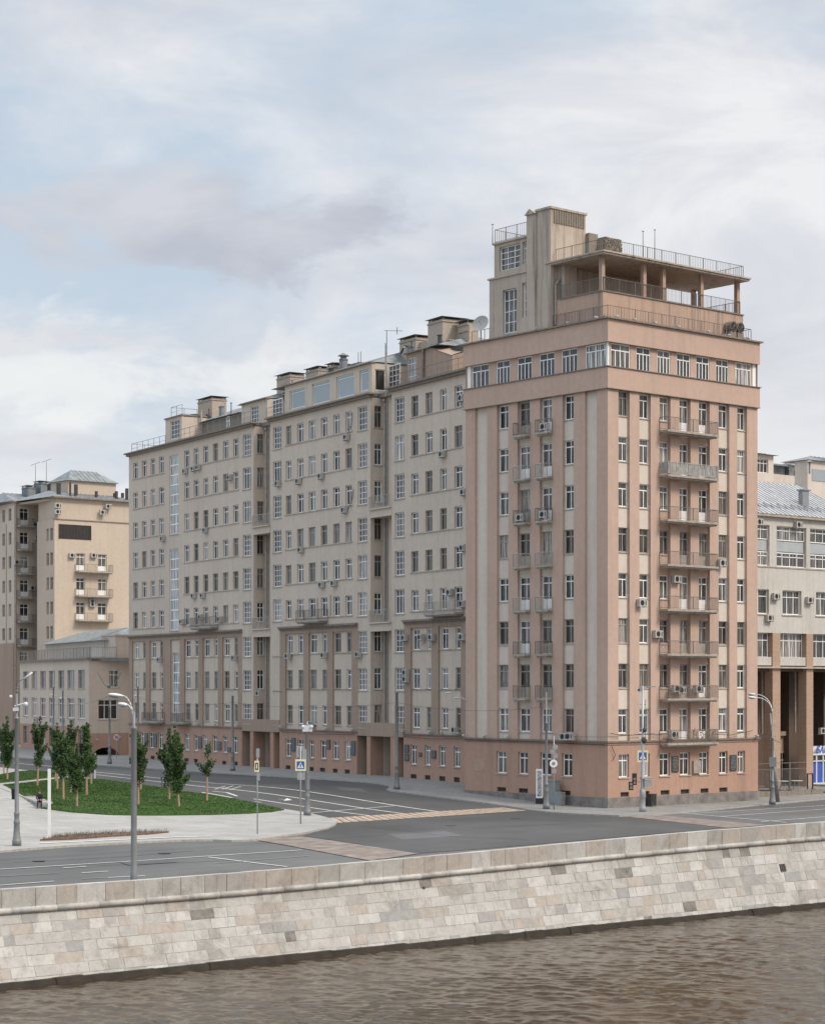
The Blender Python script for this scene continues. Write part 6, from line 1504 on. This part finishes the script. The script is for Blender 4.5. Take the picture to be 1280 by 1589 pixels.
def person():
    e = FBn.P(ln_ - .3, .02, zb)
    root = empty('person', e, 'person in dark clothes and dark hair sitting at the near end of the stone bench', 'person')
    root.rotation_euler.z = .15     # faces the river (local -y)
    S_ = .43
    V = [(0, .12, S_ + .10), (0, .12, S_ + .28), (0, .06, S_ + .46), (0, .02, S_ + .56), (0, -.01, S_ + .63), (0, -.03, S_ + .72), (0, -.03, S_ + .80)]
    r = [(.15, .12), (.14, .11), (.17, .12), (.08, .08), (.055, .055), (.082, .09), (.07, .08)]
    E = [(0, 1), (1, 2), (2, 3), (3, 4), (4, 5), (5, 6)]
    for sx_ in (-1, 1):
        b = len(V); V += [(sx_ * .10, .08, S_ + .08), (sx_ * .13, -.34, S_ + .10), (sx_ * .14, -.40, .10), (sx_ * .15, -.43, .05), (sx_ * .16, -.60, .035)]; r += [.095, .065, .042, .04, .032]
        E += [(0, b), (b, b + 1), (b + 1, b + 2), (b + 2, b + 3), (b + 3, b + 4)]
        a = len(V); V += [(sx_ * .19, .05, S_ + .50), (sx_ * .24, -.04, S_ + .27), (sx_ * .10, -.24, S_ + .20), (sx_ * .07, -.31, S_ + .185)]; r += [.062, .045, .034, .028]
        E += [(2, a), (a, a + 1), (a + 1, a + 2), (a + 2, a + 3)]
        for f in range(5):
            o_ = len(V); k = (f - 1.5) * .018; ll = (.05, .07, .078, .07, .055)[f]
            base = (sx_ * .07 + k, -.33, S_ + .18)
            if f == 0: p1, p2 = (sx_ * .07 - sx_ * .03, -.335, S_ + .19), (sx_ * .07 - sx_ * .045, -.37, S_ + .185)
            else: p1, p2 = (base[0], -.33 - ll * .5, S_ + .175), (base[0], -.33 - ll, S_ + .155)
            V += [p1, p2]; r += [.010, .008]; E += [(a + 3, o_), (o_, o_ + 1)]
    body = skinned('body', V, E, r, [M_SKIN, M_CLO], root, 1)
    for p in body.data.polygons:
        c = p.center; hand = c.y < -.29 and c.z > S_ + .13 and abs(c.x) < .14 and c.z < S_ + .24; head = c.z > S_ + .60
        p.material_index = 0 if (hand or head) else 1
    m = MB(); m.ball((0, -.01, S_ + .79), .092, .105, .10, 12, 7); sub('hair', m, M_HAIR, root, True)
    m = MB(); m.ball((0, -.125, S_ + .745), .014, .02, .02, 6, 4)
    for s_ in (-1, 1): m.ball((s_ * .088, -.03, S_ + .755), .012, .02, .028, 6, 4)
    sub('nose_and_ears', m, M_SKIN, root, True); m = MB()
    for s_ in (-1, 1): m.ball((s_ * .032, -.112, S_ + .77), .01, .006, .006, 6, 4)
    m.box(-.022, .022, -.118, -.112, S_ + .705, S_ + .711); sub('eyes_and_mouth', m, M_HAIR, root)
    m = MB()
    for s_ in (-1, 1): m.ball((s_ * .16, -.52, .045), .05, .13, .045, 8, 5)
    sub('shoe', m, M_BLK, root, True)
person()
r_ = simple('litter_bin', 21.5, 1244, 'small black litter bin beside the stone bench, left of the lamp post', 'litter bin'); m = MB(); m.lathe([(.16, 0), (.2, .75), (.22, .76), (.22, .82), (.18, .84)], 12); sub('bin_body', m, M_BLK, r_, True)
# fence, low wall, cafe tables on the right
y0f = 3.0; FF = Fr(xy(0, y0f), R, L); a, b = 17.7, FF.s(1251)
fz = 0.16
lwr = empty('low_garden_wall', (*xy(25, y0f), 0), 'low rough stone wall under the iron fence, right of the tower', 'wall'); m = MB(); random.seed(9); x = a
while x < FF.s(1262):
    w_ = random.uniform(.5, 1.3); j = random.uniform(-.05, .05); m.box(x + .01, x + w_ - .01, -.3 + j, .3, -.2, .62 + j, FF); x += w_
m.build('stonework', M_OLDBR, lwr)
fe = empty('iron_fence', (*xy(24, y0f), .6), 'dark iron bar fence between the tower and the brick pillars', 'fence'); x = a; k = 0
while x < b:
    m = MB(); m.box(x - .05, x + .05, .0, .1, .6, 3.0, FF); m.build('post', M_IRON, fe); x += 2.55; k += 1
m = MB()
for z in (2.95, 2.45, .75): m.box(a, b, .03, .07, z, z + .05, FF)
x = a
while x < b: m.box(x, x + .025, .04, .06, .75, 2.5, FF); x += .15
m.build('bar_panel', M_IRON, fe)
def table(px, Yv, lb):
    Fv = Fr(xy(0, Yv), R, L); p = Fv.P(Fv.s(px), 0, .5); t = empty('cafe_table', p, lb, 'table'); m = MB(); m.lathe([(.55, .72), (.58, .74), (.58, .76), (.5, .77)], 18); sub('table_top', m, M_SGNW, t)
    for i in range(4): m = MB(); an = i * PI / 2 + .5; m.tube((.4 * math.cos(an), .4 * math.sin(an), 0), (.2 * math.cos(an), .2 * math.sin(an), .73), .025, .025, 6); sub('leg', m, M_POLE, t)
table(1236, 5.3, 'white round cafe table behind the iron fence, right one'); table(1215, 5.6, 'white round cafe table behind the iron fence, left one'); 
m = MB(); m.box(FG.s(1172), FG.s(1262), -4.5, 4, .3, .5, FG); tag(m.build('terrace_slab', M_PAV), kind='structure')
m = MB(); st_ = FG.s(1263); 
for i in range(3): m.box(st_, FG.s(1330), -2.6 + i * .5, 1, .0 + .0 * i, .16 + .17 * (i + 1), FG)
tag(m.build('shop_steps', M_KERB), 'pale stone steps up to the blue-filmed shop front', 'steps')
m = MB(); x = FF.s(1253); m.box(x, x + .1, 0, .1, .16, 2.0, FF); m.box(x + .7, x + .8, 0, .1, .16, 2.0, FF); m.box(x, x + .8, .02, .08, 1.9, 2.0, FF); tag(m.build('handrail', M_DMET), 'short dark handrail frame beside the shop steps', 'handrail')
# overhead wires
def wire(pts, nm, lb, r=.012, sag=.4):
    m = MB()
    for a, b in zip(pts, pts[1:]):
        a = Vector(a); b = Vector(b); q = [a.lerp(b, i / 12) - Vector((0, 0, 4 * sag * (i / 12) * (1 - i / 12))) for i in range(13)]; m.path(q, r, 4)
    tag(m.build(nm, M_DMET), lb, 'wire')
def tp_(px, py, z): x, y = ug(px, py); return (x, y, z)
wire([tp_(83, 1183, 7.6), tp_(170, 1188, 8.6), tp_(214, 1193, 8.4), tp_(361, 1199, 8.0), tp_(615.6, 1228, 8.2), tp_(847.7, 1259, 8.0)], 'overhead_wire', 'thin overhead wire strung between the tall poles of the side street', .012, .5)
wire([tp_(847.7, 1259, 6.0), tp_(997, 1263.4, 6.0), tp_(1198.4, 1252, 5.6)], 'overhead_wire', 'thin overhead wire crossing before the river face of the tower', .012, .3)

# ================================================================== CAMERA, SUN, RENDER
build_world()
cam = bpy.data.cameras.new('Camera'); co = bpy.data.objects.new('Camera', cam); COL.objects.link(co); SC.camera = co
co.location = (0, 0, CAMZ); co.rotation_euler = (PI / 2, 0, 0); cam.sensor_fit = 'HORIZONTAL'; cam.sensor_width = 36; cam.lens = 36 * F / 1280
cam.shift_y = (HY - 794.5) / 1280; cam.clip_start = 1; cam.clip_end = 6000
sl_ = bpy.data.lights.new('Sun', 'SUN'); so = bpy.data.objects.new('Sun', sl_); COL.objects.link(so); sl_.energy = SUN_E; sl_.angle = math.radians(14); sl_.color = (1, .89, .76)
d = Vector((SUN_AZ[0], SUN_AZ[1], 0)).normalized() * math.cos(math.radians(SUN_EL)) + Vector((0, 0, math.sin(math.radians(SUN_EL)))); so.rotation_euler = d.to_track_quat('Z', 'Y').to_euler()
SC.view_settings.view_transform = 'Standard'; SC.view_settings.look = 'None'; SC.view_settings.exposure = EXPO; SC.view_settings.gamma = 1
SC.render.resolution_x = 824; SC.render.resolution_y = 1024
SC.cycles.max_bounces = 6; SC.cycles.diffuse_bounces = 3
